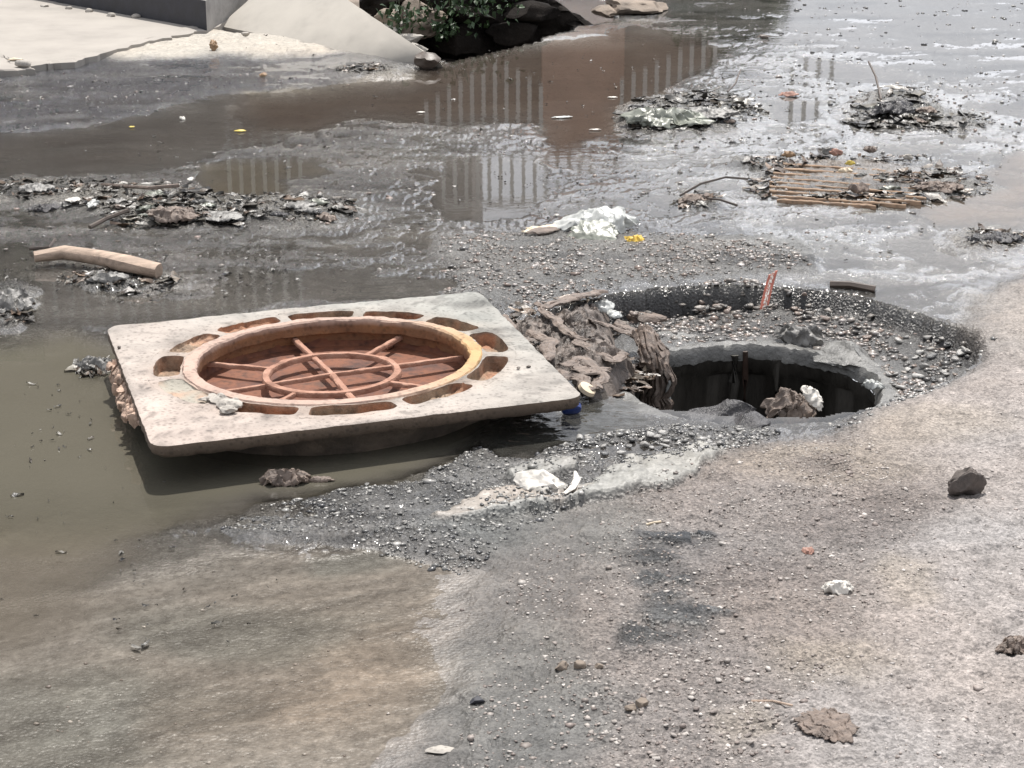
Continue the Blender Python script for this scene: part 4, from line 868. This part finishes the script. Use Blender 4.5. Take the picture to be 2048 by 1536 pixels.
for (ax, ay, arx, ary, n_, lab, grp) in [(300, 410, 240, 26, 16, 'small muddy scrap of cloth or film matted into the debris band at the left', 'scraps in the left debris band'), (590, 425, 90, 20, 6, 'small muddy scrap at the thin right end of the left debris band', 'scraps at the right end of the left debris band'),
        (1380, 235, 110, 28, 9, 'small muddy scrap on the mound beside the brown puddle', 'scraps on the mound by the brown puddle'), (1820, 228, 110, 24, 9, 'small muddy scrap round the black clump at the upper right', 'scraps round the black clump'), (1780, 352, 90, 30, 5, 'small wet scrap lying on or beside the grating', 'scraps on the grating')]:
    for k in range(n_):
        an = g.uniform(0, 6.28); q = math.sqrt(g.random()); s_ = g.uniform(.05, .13)
        lay('matted_scrap', sheet(s_, s_*g.uniform(.3, .7), 20, s_*.22, 200+k+int(ax), 5, ['rag_grey', 'rag', 'rag_grey', 'plastic_sheet', 'sludge'][int(g.integers(5))], lift=.9, ragged=.45), ax+arx*q*math.cos(an), ay+ary*q*math.sin(an), g.uniform(-1, 1), (.1, 0), .002, lab, 'scrap', grp)
# packet with red print
r = empty('snack_wrapper', surf(1535, 600, .03)); tag(r, 'narrow red and white printed wrapper standing up on the pit rim', 'wrapper')
gx_, gy_ = np.meshgrid(np.linspace(-.016, .016, 12), np.linspace(-.045, .05, 30)); zz_ = .006*np.sin(gx_*120)+.15*(gy_**2)*4*gy_
V = np.stack([gx_*.8+.30*gy_+.9*gy_**2, gy_*.55, gy_*.95+zz_+.012], -1).reshape(-1, 3)
o = obj('wrapper_film', mesh('wrapper_film', V, quads(30, 12), M['red_print']), r); solid(o, .001)
zb_ = V.reshape(30, 12, 3)[:, 3:9].copy(); zb_[..., 1] -= .0018; zb_[..., 2] += .0012
keepq = quads(30, 6); rk = np.array([perlin(a_//6*.55, a_ % 6*.8, 2.) > -.05 for a_ in keepq[:, 0]])
obj('white_print', mesh('white_print', zb_.reshape(-1, 3), keepq[rk], M['white_cloth']), r)
lay('torn_rag', sheet(.17, .09, 46, .045, 61, 6, 'rag_grey', lift=1.6, ragged=.3), 1600, 683, -.35, (.3, 0), .005, 'dirty pale cloth lump on the shelf behind the open shaft', 'rag')
lay('torn_rag', sheet(.07, .04, 20, .02, 62, 6, 'plastic_pale', lift=1.6, ragged=.3), 1745, 775, -.35, (.3, 0), .005, 'small pale scrap at the right rim of the shaft', 'scrap')
r = empty('crumpled_packaging', surf(1595, 835, .0)); tag(r, 'crumpled cardboard packaging with a white side on the near rim of the shaft', 'packaging')
o = obj('brown_fold', sheet(.16, .12, 44, .06, 63, 6, 'rag', lift=1.5, ragged=.3), r, (-.02, 0, .012), (.3, .1, .2)); solid(o)
o = obj('white_fold', sheet(.09, .05, 24, .02, 64, 4, 'white_cloth', lift=1.4, ragged=.3), r, (.035, .0, .052), (.4, .75, -.6)); solid(o)
v, f = rock(4, 71, .105, .06, .038, .5, 3); tag(obj('sludge_clod', mesh('sludge_clod', v, f, M['sludge']), None, surf(1445, 832, .006), (0, 0, -.1)), 'black clod of sludge on the near rim of the open shaft', 'clod')
v, f = rock(3, 72, .05, .04, .02, .4, 3); tag(obj('sludge_clod', mesh('sludge_clod', v, f, M['sludge']), None, surf(1500, 848, .004)), 'small flat black clod beside the crumpled packaging', 'clod')
v, f = rock(4, 73, .11, .07, .03, .4, 3); tag(obj('concrete_chunk', mesh('concrete_chunk', v, f, M['wet_concrete']), None, surf(1700, 712, .0), (0, 0, -.5)), 'wet grey concrete chunk on the right side of the shaft', 'concrete chunk')
v, f = rock(3, 74, .065, .035, .016, .3, 4); tag(obj('concrete_chunk', mesh('concrete_chunk', v, f, M['rag']), None, surf(1292, 640, .01), (0, 0, .1)), 'flat brown slab end beside the pit pool', 'slab')
v, f = rock(4, 75, .09, .035, .018, .35, 3); tag(obj('sludge_clod', mesh('sludge_clod', v, f, M['wet_concrete']), None, surf(1345, 668, -.012)), 'grey muddy lump between the rags and the pit pool', 'clod')
# caps
def cap(name, px_, py_, mt, rad, hgt, tilt, yaw, dz, label):
    V = []; n = 40
    for r_, z_ in [(0.001, hgt), (rad*.8, hgt), (rad*.97, hgt*.88), (rad, hgt*.5), (rad*1.03, 0), (rad*.93, 0), (rad*.9, hgt*.8), (.001, hgt*.84)]:
        for k in range(n):
            th = 2*math.pi*k/n; V.append((r_*math.cos(th), r_*math.sin(th), z_))
    tag(obj(name, mesh(name, V, quads(8, n, True), M[mt]), None, surf(px_, py_, dz), (tilt[0], tilt[1], yaw)), label, 'bottle cap')
cap('bottle_cap', 1142, 828, 'blue_plastic', .024, .012, (2.3, -.1), .1, .018, 'blue plastic lid floating under the corner of the manhole frame')
cap('bottle_cap', 1172, 806, 'cream', .022, .011, (.35, .45), .3, .032, 'cream plastic lid beside the corner of the manhole frame')
lay('torn_rag', sheet(.13, .06, 40, .032, 81, 7, 'rag', lift=1.6, ragged=.3), 570, 965, .1, (.2, 0), .0, 'knotted brown rag in the shadow before the manhole frame', 'rag')
lay('torn_rag', sheet(.07, .025, 24, .012, 82, 7, 'rag', lift=1.6, ragged=.3), 640, 962, .0, (.1, 0), .0, 'thin tail of rag trailing right from the knotted rag', 'rag')
# bright lump with the pale curl
r = empty('white_lump', surf(1085, 985)); tag(r, 'bright white lump of plaster on the grey patch before the shaft', 'plaster lump')
v, f = rock(4, 91, .055, .036, .034, .3, 5); obj('lump', mesh('lump', v, f, M['white_cloth']), r, (0, 0, .022), (.1, .1, -.25))
v, f = rock(3, 92, .04, .022, .014, .3, 4); obj('lower_lump', mesh('lower_lump', v, f, M['rag_grey']), r, (.008, -.01, .006))
pts = [surf(1128, 993, .006), surf(1143, 985, .01), surf(1154, 972, .016), surf(1150, 960, .02)]
tag(obj('paper_curl', mesh('paper_curl', *tube(pts, [.004, .008, .009, .003], 8, .2, 0, .4), M['white_cloth'])), 'thin white paper curl right of the white plaster lump', 'paper')
M['rock_dark'] = pmat('rock_dark', [(.06, .05, .045), (.15, .125, .11)], rough=.8, scale=40, bump=.8)
v, f = rock(4, 93, .05, .024, .045, .35, 8); tag(obj('rock', mesh('rock', v, f, M['rock_dark']), None, surf(1940, 990, .028), (.2, .55, .3)), 'dark sided angular rock standing on the dry bank at the right', 'rock')
M['rock_dark'] = pmat('rock_dark', [(.10, .085, .075), (.2, .17, .155)], rough=.8, scale=40, bump=.5)
lay('crumpled_tissue', sheet(.075, .042, 36, .018, 94, 5, 'white_cloth', lift=1.6, ragged=.35), 1675, 1183, .0, (.25, 0), .004, 'white crumpled tissue on the earth bank', 'tissue')
lay('leaf', sheet(.03, .028, 14, .010, 95, 3, 'leaf_red', lift=1.2, ragged=.3), 1616, 1106, .0, (.35, 0), .002, 'small reddish leaf on the earth bank above the tissue', 'leaf')
lay('earth_mat', sheet(.115, .13, 50, .016, 96, 7, 'rag', lift=.8, ragged=.4), 1655, 1452, .4, (.0, 0), .0, 'flat brown patch of matted fibre on the pale bank', 'mat')
pts = [surf(1503, 1409, .005), surf(1545, 1413, .006), surf(1585, 1416, .004)]
tag(obj('twig', mesh('twig', *tube(pts, [.0025, .002, .002], 6, .2), M['wood'])), 'thin straight twig touching the matted brown patch', 'twig')
lay('earth_mat', sheet(.09, .07, 40, .03, 97, 7, 'rag', lift=1, ragged=.4), 2035, 1300, .4, (.0, 0), .0, 'brown clod cut by the right edge of the picture', 'clod')
v, f = rock(2, 98, .03, .016, .004, .2, 4); tag(obj('chip', mesh('chip', v, f, M['white_cement']), None, surf(880, 1503, .004), (0, 0, .2)), 'pale flat chip near the bottom edge', 'chip')
v, f = rock(2, 99, .017, .010, .007, .2, 4); tag(obj('chip', mesh('chip', v, f, M['kerb_shade_and_chip']), None, surf(953, 1404, .004), (0, 0, .2)), 'dark blue grey chip at the edge of the thin brown flow', 'chip')
for cx, cy, s_, lab in [(1125, 1338, .012, 'largest of three brown stones in a row, left one'), (1158, 1334, .011, 'middle of three brown stones in a row, flatter'), (1198, 1335, .007, 'smallest of three brown stones in a row, at the right'), (1280, 1412, .013, 'brown stone with a dark right side below the row of three'), (1262, 1420, .009, 'pale stone leaning on the dark sided brown stone')]:
    v, f = rock(3, cx, s_*1.15, s_*.95, s_*.8, .25, 3); tag(obj('stone', mesh('stone', v, f, M['ditch_rock']), None, surf(cx, cy, s_*.4)), lab, 'stone')
for cx, cy, s_, lab in [(89, 12, .03, 'leftmost pebble on the pavement at the kerb foot'), (137, 16, .022, 'second pebble from the left at the kerb foot'), (178, 22, .024, 'third pebble from the left at the kerb foot'), (222, 31, .028, 'fourth pebble from the left at the kerb foot, brownish'), (272, 33, .028, 'rightmost pebble at the kerb foot'), (491, 68, .022, 'single pebble on the pale ramp beside the concrete post'), (45, 128, .04, 'pale stone in the crack at the pavement corner')]:
    v, f = rock(2, cx, s_, s_*.8, s_*.6, .25, 3); tag(obj('pebble', mesh('pebble', v, f, M['white_cement']), None, G(cx, cy, PZ+.01 if cx != 45 else .05)), lab, 'pebble')
# twigs and sticks
def twig(l, rad, mt, label, dz=.012, name='twig'):
    tag(obj(name, mesh(name, *tube([surf(*q[:2], dz+(q[2] if len(q) > 2 else 0)) for q in l], rad, 6, .3), M[mt])), label, 'twig')
twig([(1360, 398), (1400, 386, .02), (1450, 378, .03), (1495, 376, .02)], .004, 'dark_wood', 'dark twig left of the grating')
twig([(1400, 402), (1440, 412, .01), (1475, 418)], .004, 'dark_wood', 'shorter dark twig below the first twig left of the grating')
twig([(1455, 190), (1470, 182, .02), (1480, 172, .06)], .004, 'dark_wood', 'small twig standing out of the mound by the brown puddle')
twig([(1735, 165, .08), (1750, 182, .05), (1762, 205, .0)], .005, 'dark_wood', 'twig rising from the black clump at the upper right')
twig([(1660, 573), (1700, 576, .004), (1750, 583)], .011, 'dark_wood', 'flat dark piece of wood behind the pit rim', .006, 'wood_piece')
twig([(180, 462), (215, 450, .01), (258, 434, .01)], .007, 'dark_wood', 'dark twig under the white scraps in the debris band')
twig([(205, 376), (300, 400, .03), (360, 395, .03)], .006, 'rag', 'long brown twig across the debris band at the left')
twig([(60, 505), (100, 508, .01), (112, 498, .02)], .005, 'dark_wood', 'small dark twig above the wooden stick')
twig([(1293, 1052), (1307, 1049), (1322, 1046)], .0022, 'cream', 'tiny straw coloured twig on the bank', .003)

# grating -----------------------------------------------------------------
gr = empty('drain_grating', surf(1690, 365)); tag(gr, 'rusty iron drain grating half buried in wet leaves', 'drain grating')
yl = [(1572, 327, 1830, 345), (1560, 336, 1860, 358), (1552, 345, 1868, 369), (1548, 354, 1870, 380), (1545, 363, 1868, 390), (1545, 372, 1840, 395), (1545, 381, 1830, 403), (1550, 390, 1800, 409), (1560, 398, 1740, 411)]
for i, (x0, y0, x1, y1) in enumerate(yl):
    a, b_ = G(x0-6, y0, .012), G(x1+12, y1, .012); n = 30; V = []
    for k in range(n):
        p = a.lerp(b_, k/(n-1)); nn = float(fbm(p.x*25, p.y*25, i)); zt = .013+.005*nn
        for oy, z_ in ((-.0075, -.02), (-.007, zt-.003), (-.004, zt), (.005, zt), (.0075, zt-.003), (.0075, -.02)): V.append((p.x, p.y+oy*(1+.3*nn), z_))
    V = [Vector(v)-gr.location for v in V]
    obj('bar', mesh('bar', V, [tuple(q) for q in quads(n, 6)]+[tuple(range(6)), tuple(range((n-1)*6, n*6))], M['grate_rust']), gr)
for cx, cy, mt, lab, s_ in [(1578, 322, 'leaf_dry', 'orange brown leaf at the far left corner of the grating', .06), (1672, 318, 'leaf_red', 'rust red curled leaf behind the middle of the grating', .06), (1655, 315, 'rag_grey', 'dark bluish leaf behind the middle of the grating', .07), (1738, 312, 'rag', 'dark brown arched leaf behind the grating', .07), (1815, 326, 'white_cement', 'pale curled leaf at the far right corner of the grating', .05), (1700, 339, 'leaf_yellow', 'yellow leaf lying on the grating bars', .045), (1690, 356, 'cream', 'pale leaf lying across the middle of the grating', .06), (1715, 392, 'rag', 'brown wet leaf on the near bars of the grating', .09)]:
    lay('leaf', sheet(s_, s_*.6, 16, s_*.35, cx, 3, mt, lift=1.3, ragged=.3), cx, cy, random.uniform(-.6, .6), (.5 if cy < 330 else .15, 0), .02, lab, 'leaf')

# ------------------------------------------------------------------ leaf litter as counted-by-nobody stuff
def litter(name, areas, n, size, cols, seed, label=None, dark=1.0):
    g = np.random.default_rng(seed); P_ = []; 
    for k in range(n):
        a = areas[g.integers(len(areas))]; an = g.uniform(0, 2*math.pi); rr_ = math.sqrt(g.random()); P_.append((a[0]+a[2]*rr_*math.cos(an), a[1]+a[3]*rr_*math.sin(an)))
    P_ = np.array(P_); aa = (P_[:, 0]-1024)/FPX; bb = (768-P_[:, 1])/FPX; tt = -CAM_H/(-sp+bb*cp); x = aa*tt; y = (cp+bb*sp)*tt; z = np.where(np.hypot(x-PIT.x, y-PIT.y) > PIT_R, np.maximum(ground_z(x, y), 0.0), np.maximum(ground_z(x, y), -.09))
    n = len(x); L_ = size*.8*g.lognormal(0, .65, n); L_ = np.minimum(L_, size*2.6); W_ = L_*g.uniform(.08, .5, n); yaw = g.uniform(0, 2*math.pi, n); pit_ = g.normal(0, .35, n); cur = g.uniform(-.5, .9, n)
    s_ = np.linspace(-1, 1, 5); V = np.zeros((n, 5, 3, 3)); wprof = np.array([.15, .8, 1, .7, .1])
    for i in range(5):
        for j in range(3):
            lx = s_[i]*L_/2; ly = (j-1)*W_/2*wprof[i]; lz = cur*L_*.07*(s_[i]**2)+abs(j-1)*W_*.12*g.normal(1, .8, n)+pit_*.2*lx+g.normal(0, .03, n)*L_
            V[:, i, j, 0] = x+lx*np.cos(yaw)-ly*np.sin(yaw); V[:, i, j, 1] = y+lx*np.sin(yaw)+ly*np.cos(yaw); V[:, i, j, 2] = z+lz+.001+g.random(n)*.005
    base = quads(5, 3); F_ = (np.arange(n)[:, None, None]*15+base[None]).reshape(-1, 4)
    cl = np.array(cols)[g.integers(len(cols), size=n)]*g.uniform(.35, .8, (n, 1)); cl = np.repeat(cl, 15, 0)
    o = obj(name, mesh(name, V.reshape(-1, 3), F_, M['litter'], col=cl)); tag(o, label, 'litter', kind='stuff'); return o
mud = [(.16, .15, .13), (.20, .19, .17), (.09, .085, .08), (.26, .24, .20), (.12, .10, .08)]; brn = [(.20, .14, .10), (.30, .22, .16), (.12, .09, .07), (.24, .20, .16)]
litter('leaf_litter', [(1375, 235, 135, 38), (1330, 245, 80, 28), (1440, 225, 80, 25)], 420, .05, mud, 1, 'muddy leaf litter heaped beside the brown puddle')
litter('leaf_litter', [(1800, 220, 85, 28), (1900, 250, 90, 16), (1760, 245, 70, 12)], 260, .05, mud, 2, 'muddy litter round the black clump at the upper right')
litter('leaf_litter', [(110, 385, 150, 22), (290, 405, 140, 30), (430, 430, 120, 28), (600, 425, 130, 28), (330, 440, 120, 18)], 850, .036, mud+brn[:1], 3, 'long band of grey rotting leaves and shreds at the left')
litter('leaf_litter', [(1545, 332, 60, 14), (1700, 319, 170, 9), (1910, 372, 85, 26), (1880, 350, 40, 16), (1770, 402, 110, 8), (1530, 372, 28, 26), (1800, 362, 50, 12), (1690, 398, 80, 4)], 460, .04, brn+mud[:2], 4, 'brown leaf litter packed round the drain grating')
litter('leaf_litter', [(280, 572, 90, 16), (200, 560, 90, 10), (20, 630, 50, 26), (190, 737, 42, 18), (1390, 405, 45, 14), (1985, 480, 60, 22), (730, 145, 60, 8)], 620, .03, mud+brn, 5, 'small scattered shreds of leaf litter in the mud')
litter('leaf_litter', [(1110, 650, 90, 40), (1200, 700, 110, 50), (1270, 690, 50, 20), (1180, 610, 60, 20)], 420, .035, brn, 6, 'brown shreds among the rag heap')
litter('leaf_litter', [(700, 330, 700, 260), (1500, 300, 550, 250), (300, 550, 300, 60)], 900, .011, mud+[(.5, .49, .46), (.6, .58, .55)], 7, 'tiny flecks of litter and pale painted glints strewn over the wet street')  # palest fleck colours stand in for glints on the wet mud

litter('leaf_litter', [(200, 1000, 220, 170), (120, 850, 110, 120), (300, 1200, 300, 120)], 90, .011, mud+[(.4, .38, .34)], 8, 'tiny specks floating on the olive puddle')
# ------------------------------------------------------------------ gravel
ZG = [ # polygon, density per m2, size (m), colour set, z follows ground
 ([(500, 1000), (640, 960), (900, 930), (1000, 870), (1180, 850), (1300, 850), (1540, 860), (1480, 905), (1250, 960), (1060, 1060), (930, 1150), (640, 1080), (440, 1060)], 16000, .0036, 'wet'),
 ([(1010, 880), (1180, 850), (1400, 850), (1560, 870), (1470, 905), (1300, 950), (1100, 930)], 11000, .0048, 'wet'),
 ([(880, 480), (1150, 470), (1400, 470), (1600, 500), (1620, 535), (1380, 556), (1180, 580), (1000, 625), (900, 585)], 8500, .0052, 'mix'),
 ([(1220, 590), (1480, 560), (1800, 620), (1960, 690), (1880, 760), (1780, 770), (1650, 650), (1480, 640), (1300, 640)], 9000, .007, 'mix'),
 ([(1780, 740), (1990, 690), (1900, 780), (1680, 860), (1620, 850), (1700, 800)], 10000, .006, 'wetl'),
 ([(1000, 1190), (1080, 1060), (1260, 1000), (1480, 905), (1700, 860), (1850, 1000), (1800, 1150), (1700, 1330), (1560, 1440), (1500, 1700), (830, 1700), (960, 1380)], 9000, .0026, 'dry'),
 ([(1700, 1330), (1900, 1000), (2100, 700), (2300, 1700), (1500, 1700), (1560, 1440)], 3000, .0024, 'pale'),
 ([(1230, 1380), (1500, 1340), (1620, 1440), (1560, 1600), (1150, 1640), (1000, 1450)], 3200, .004, 'dry'),
 ([(-200, 1000), (480, 1080), (900, 1150), (1000, 1300), (900, 1640), (-200, 1640)], 500, .0024, 'dry'),
 ([(0, 150), (900, 130), (2048, 140), (2048, 520), (900, 560), (0, 640)], 260, .006, 'mix'),
 ([(1500, 0), (2048, 0), (2048, 400), (1500, 320)], 160, .008, 'wet'),
]
PALS = {'wet': [(.09, .09, .088), (.14, .137, .13), (.22, .215, .20), (.06, .06, .062), (.33, .32, .30)], 'wetl': [(.15, .147, .14), (.26, .25, .235), (.10, .10, .10), (.36, .35, .33)], 'mix': [(.16, .145, .13), (.28, .255, .23), (.11, .105, .10), (.21, .165, .14), (.36, .33, .31)], 'dry': [(.22, .19, .17), (.30, .27, .245), (.17, .14, .125), (.40, .37, .34)], 'pale': [(.33, .30, .275), (.24, .205, .185), (.40, .37, .35)]}
g = np.random.default_rng(21); bases = [rock(1, 500+k, 1, g.uniform(.55, 1), g.uniform(.4, .75), .4, 4) for k in range(8)]
groups = {'wet': [], 'dry': []}
for zi, (poly, dens, size, pal) in enumerate(ZG):
    pp = np.array(poly); cs = [G(*p) for p in poly]; x0, x1 = min(c.x for c in cs), max(c.x for c in cs); y0, y1 = min(c.y for c in cs), max(c.y for c in cs)
    n = int((x1-x0)*(y1-y0)*dens); x = g.uniform(x0, x1, n); y = g.uniform(y0, y1, n); qx, qy = PX(x, y)
    cl_ = fbm(x*5, y*5, zi*3., 4); ok = (-sdpoly(qx, qy, poly)+12*cl_ > g.uniform(-14, 8, n)) & (g.random(n) < np.clip(.55+1.3*cl_, .06, 1)) & (np.hypot(x-HOLE.x, y-HOLE.y) > HOLE_R+.035)
    gz_ = ground_z(x, y); ok &= (gz_ > -.093) & ((gz_ < -.05) | (gz_ > -.004) | (g.random(n) < .06))
    x, y = x[ok], y[ok]; groups['dry' if pal in ('dry', 'pale') else 'wet'].append((x, y, np.clip(size*g.lognormal(0, .42, len(x)), .0016, .02), pal))
def gravel(name, lst, mt, label):
    Vs = []; Fs = []; Cs = []; off = 0
    for x, y, s, pal in lst:
        n = len(x); z = ground_z(x, y); b_ = g.integers(8, size=n); yaw = g.uniform(0, 2*math.pi, n); P_ = np.array(PALS[pal])
        cl = P_[g.integers(len(P_), size=n)]*g.uniform(.9, 1.5, (n, 1))
        for k in range(8):
            m_ = b_ == k; V0, F0 = bases[k]; nn = m_.sum()
            if not nn: continue
            c_, s_ = np.cos(yaw[m_])[:, None], np.sin(yaw[m_])[:, None]; sc_ = s[m_][:, None]
            vx = (V0[None, :, 0]*c_-V0[None, :, 1]*s_)*sc_+x[m_][:, None]; vy = (V0[None, :, 0]*s_+V0[None, :, 1]*c_)*sc_+y[m_][:, None]; vz = V0[None, :, 2]*sc_*.8+z[m_][:, None]+sc_*.1
            Vs.append(np.stack([vx, vy, vz], -1).reshape(-1, 3)); Fs.append((np.arange(nn)[:, None, None]*len(V0)+F0[None]).reshape(-1, 3)+off); off += nn*len(V0)
            Cs.append(np.repeat(cl[m_], len(V0), 0))
    F_ = np.concatenate(Fs); print(name, len(F_)); o = obj(name, mesh(name, np.concatenate(Vs), F_, M[mt], col=np.concatenate(Cs), smooth=False)); tag(o, label, 'gravel', kind='stuff')
gravel('gravel', groups['wet'], 'wet_stone', 'wet grey gravel round the pit and across the muddy street')
gravel('gravel', groups['dry'], 'stone', 'dry small gravel scattered over the earth bank')

# ------------------------------------------------------------------ stones big enough to pick out: things of their own
SM = {}
def stone_mesh(k, pal, mt, ci):
    key = (k, pal, ci)
    if key not in SM:
        v, f = rock(2, 700+k*13, 1, .8, .55, .38, 8); c = np.array(PALS[pal][ci % len(PALS[pal])]); SM[key] = mesh('stone', v, f, M[mt], col=np.tile(c*1.15, (len(v), 1)), smooth=False)
    return SM[key]
SZ = [
 ([(1230, 600), (1480, 575), (1700, 610), (1800, 640), (1740, 680), (1620, 640), (1460, 620), (1300, 630)], 60, .013, .024, 'mix', 'wet_stone', 'stone on the far slope of the pit', 'stones on the far slope of the pit'),
 ([(1800, 660), (1960, 690), (1900, 760), (1800, 800), (1740, 790), (1770, 740)], 45, .011, .022, 'wetl', 'wet_stone', 'stone on the right floor of the pit', 'stones on the right floor of the pit'),
 ([(1120, 870), (1500, 860), (1400, 910), (1280, 930), (1150, 900)], 40, .009, .018, 'wetl', 'wet_stone', 'stone in the black gravel before the shaft', 'stones in the near black gravel'),
 ([(1200, 1380), (1560, 1340), (1640, 1480), (1500, 1530), (1150, 1530)], 60, .004, .010, 'dry', 'stone', 'pebble on the gravelly earth near the bottom', 'pebbles on the near earth bank'),
 ([(1300, 960), (1700, 880), (1850, 1000), (1700, 1300), (1400, 1300), (1250, 1050)], 45, .004, .009, 'dry', 'stone', 'pebble on the earth bank below the pit', 'pebbles on the earth bank below the pit'),
 ([(660, 970), (950, 950), (1000, 1000), (900, 1080), (700, 1040)], 25, .006, .011, 'wetl', 'wet_stone', 'wet pebble in front of the manhole frame', 'pebbles in front of the manhole frame'),
]
g = np.random.default_rng(31)
for poly, n, s0, s1, pal, mt, lab, grp in SZ:
    c = 0; pp = np.array(poly)
    while c < n:
        qx, qy = g.uniform(pp[:, 0].min(), pp[:, 0].max()), g.uniform(pp[:, 1].min(), pp[:, 1].max())
        if sdpoly(np.array([qx]), np.array([qy]), poly)[0] > 0: continue
        s_ = s0+(s1-s0)*g.random()**2; p = surf(qx, qy, s_*.25)
        if math.hypot(p.x-HOLE.x, p.y-HOLE.y) < HOLE_R+.03: continue
        ci_ = int(g.integers(4)); tn_ = sum(PALS[pal][ci_ % len(PALS[pal])])/3; wd = 'pale' if tn_ > .24 else ('dark' if tn_ < .135 else 'mid grey'); bg_ = 'larger ' if s_ > s0+(s1-s0)*.4 else 'small '; sd_ = 'left' if qx < pp[:, 0].mean() else 'right'; nf_ = 'near' if qy > pp[:, 1].mean() else 'far'
        o = obj('stone', stone_mesh(int(g.integers(6)), pal, mt, ci_), None, p, (g.uniform(-.3, .3), g.uniform(-.3, .3), g.uniform(0, 6.28)), (s_, s_, s_*.9)); tag(o, bg_+wd+' '+lab+' ('+nf_+' '+sd_+')', 'stone', grp); c += 1
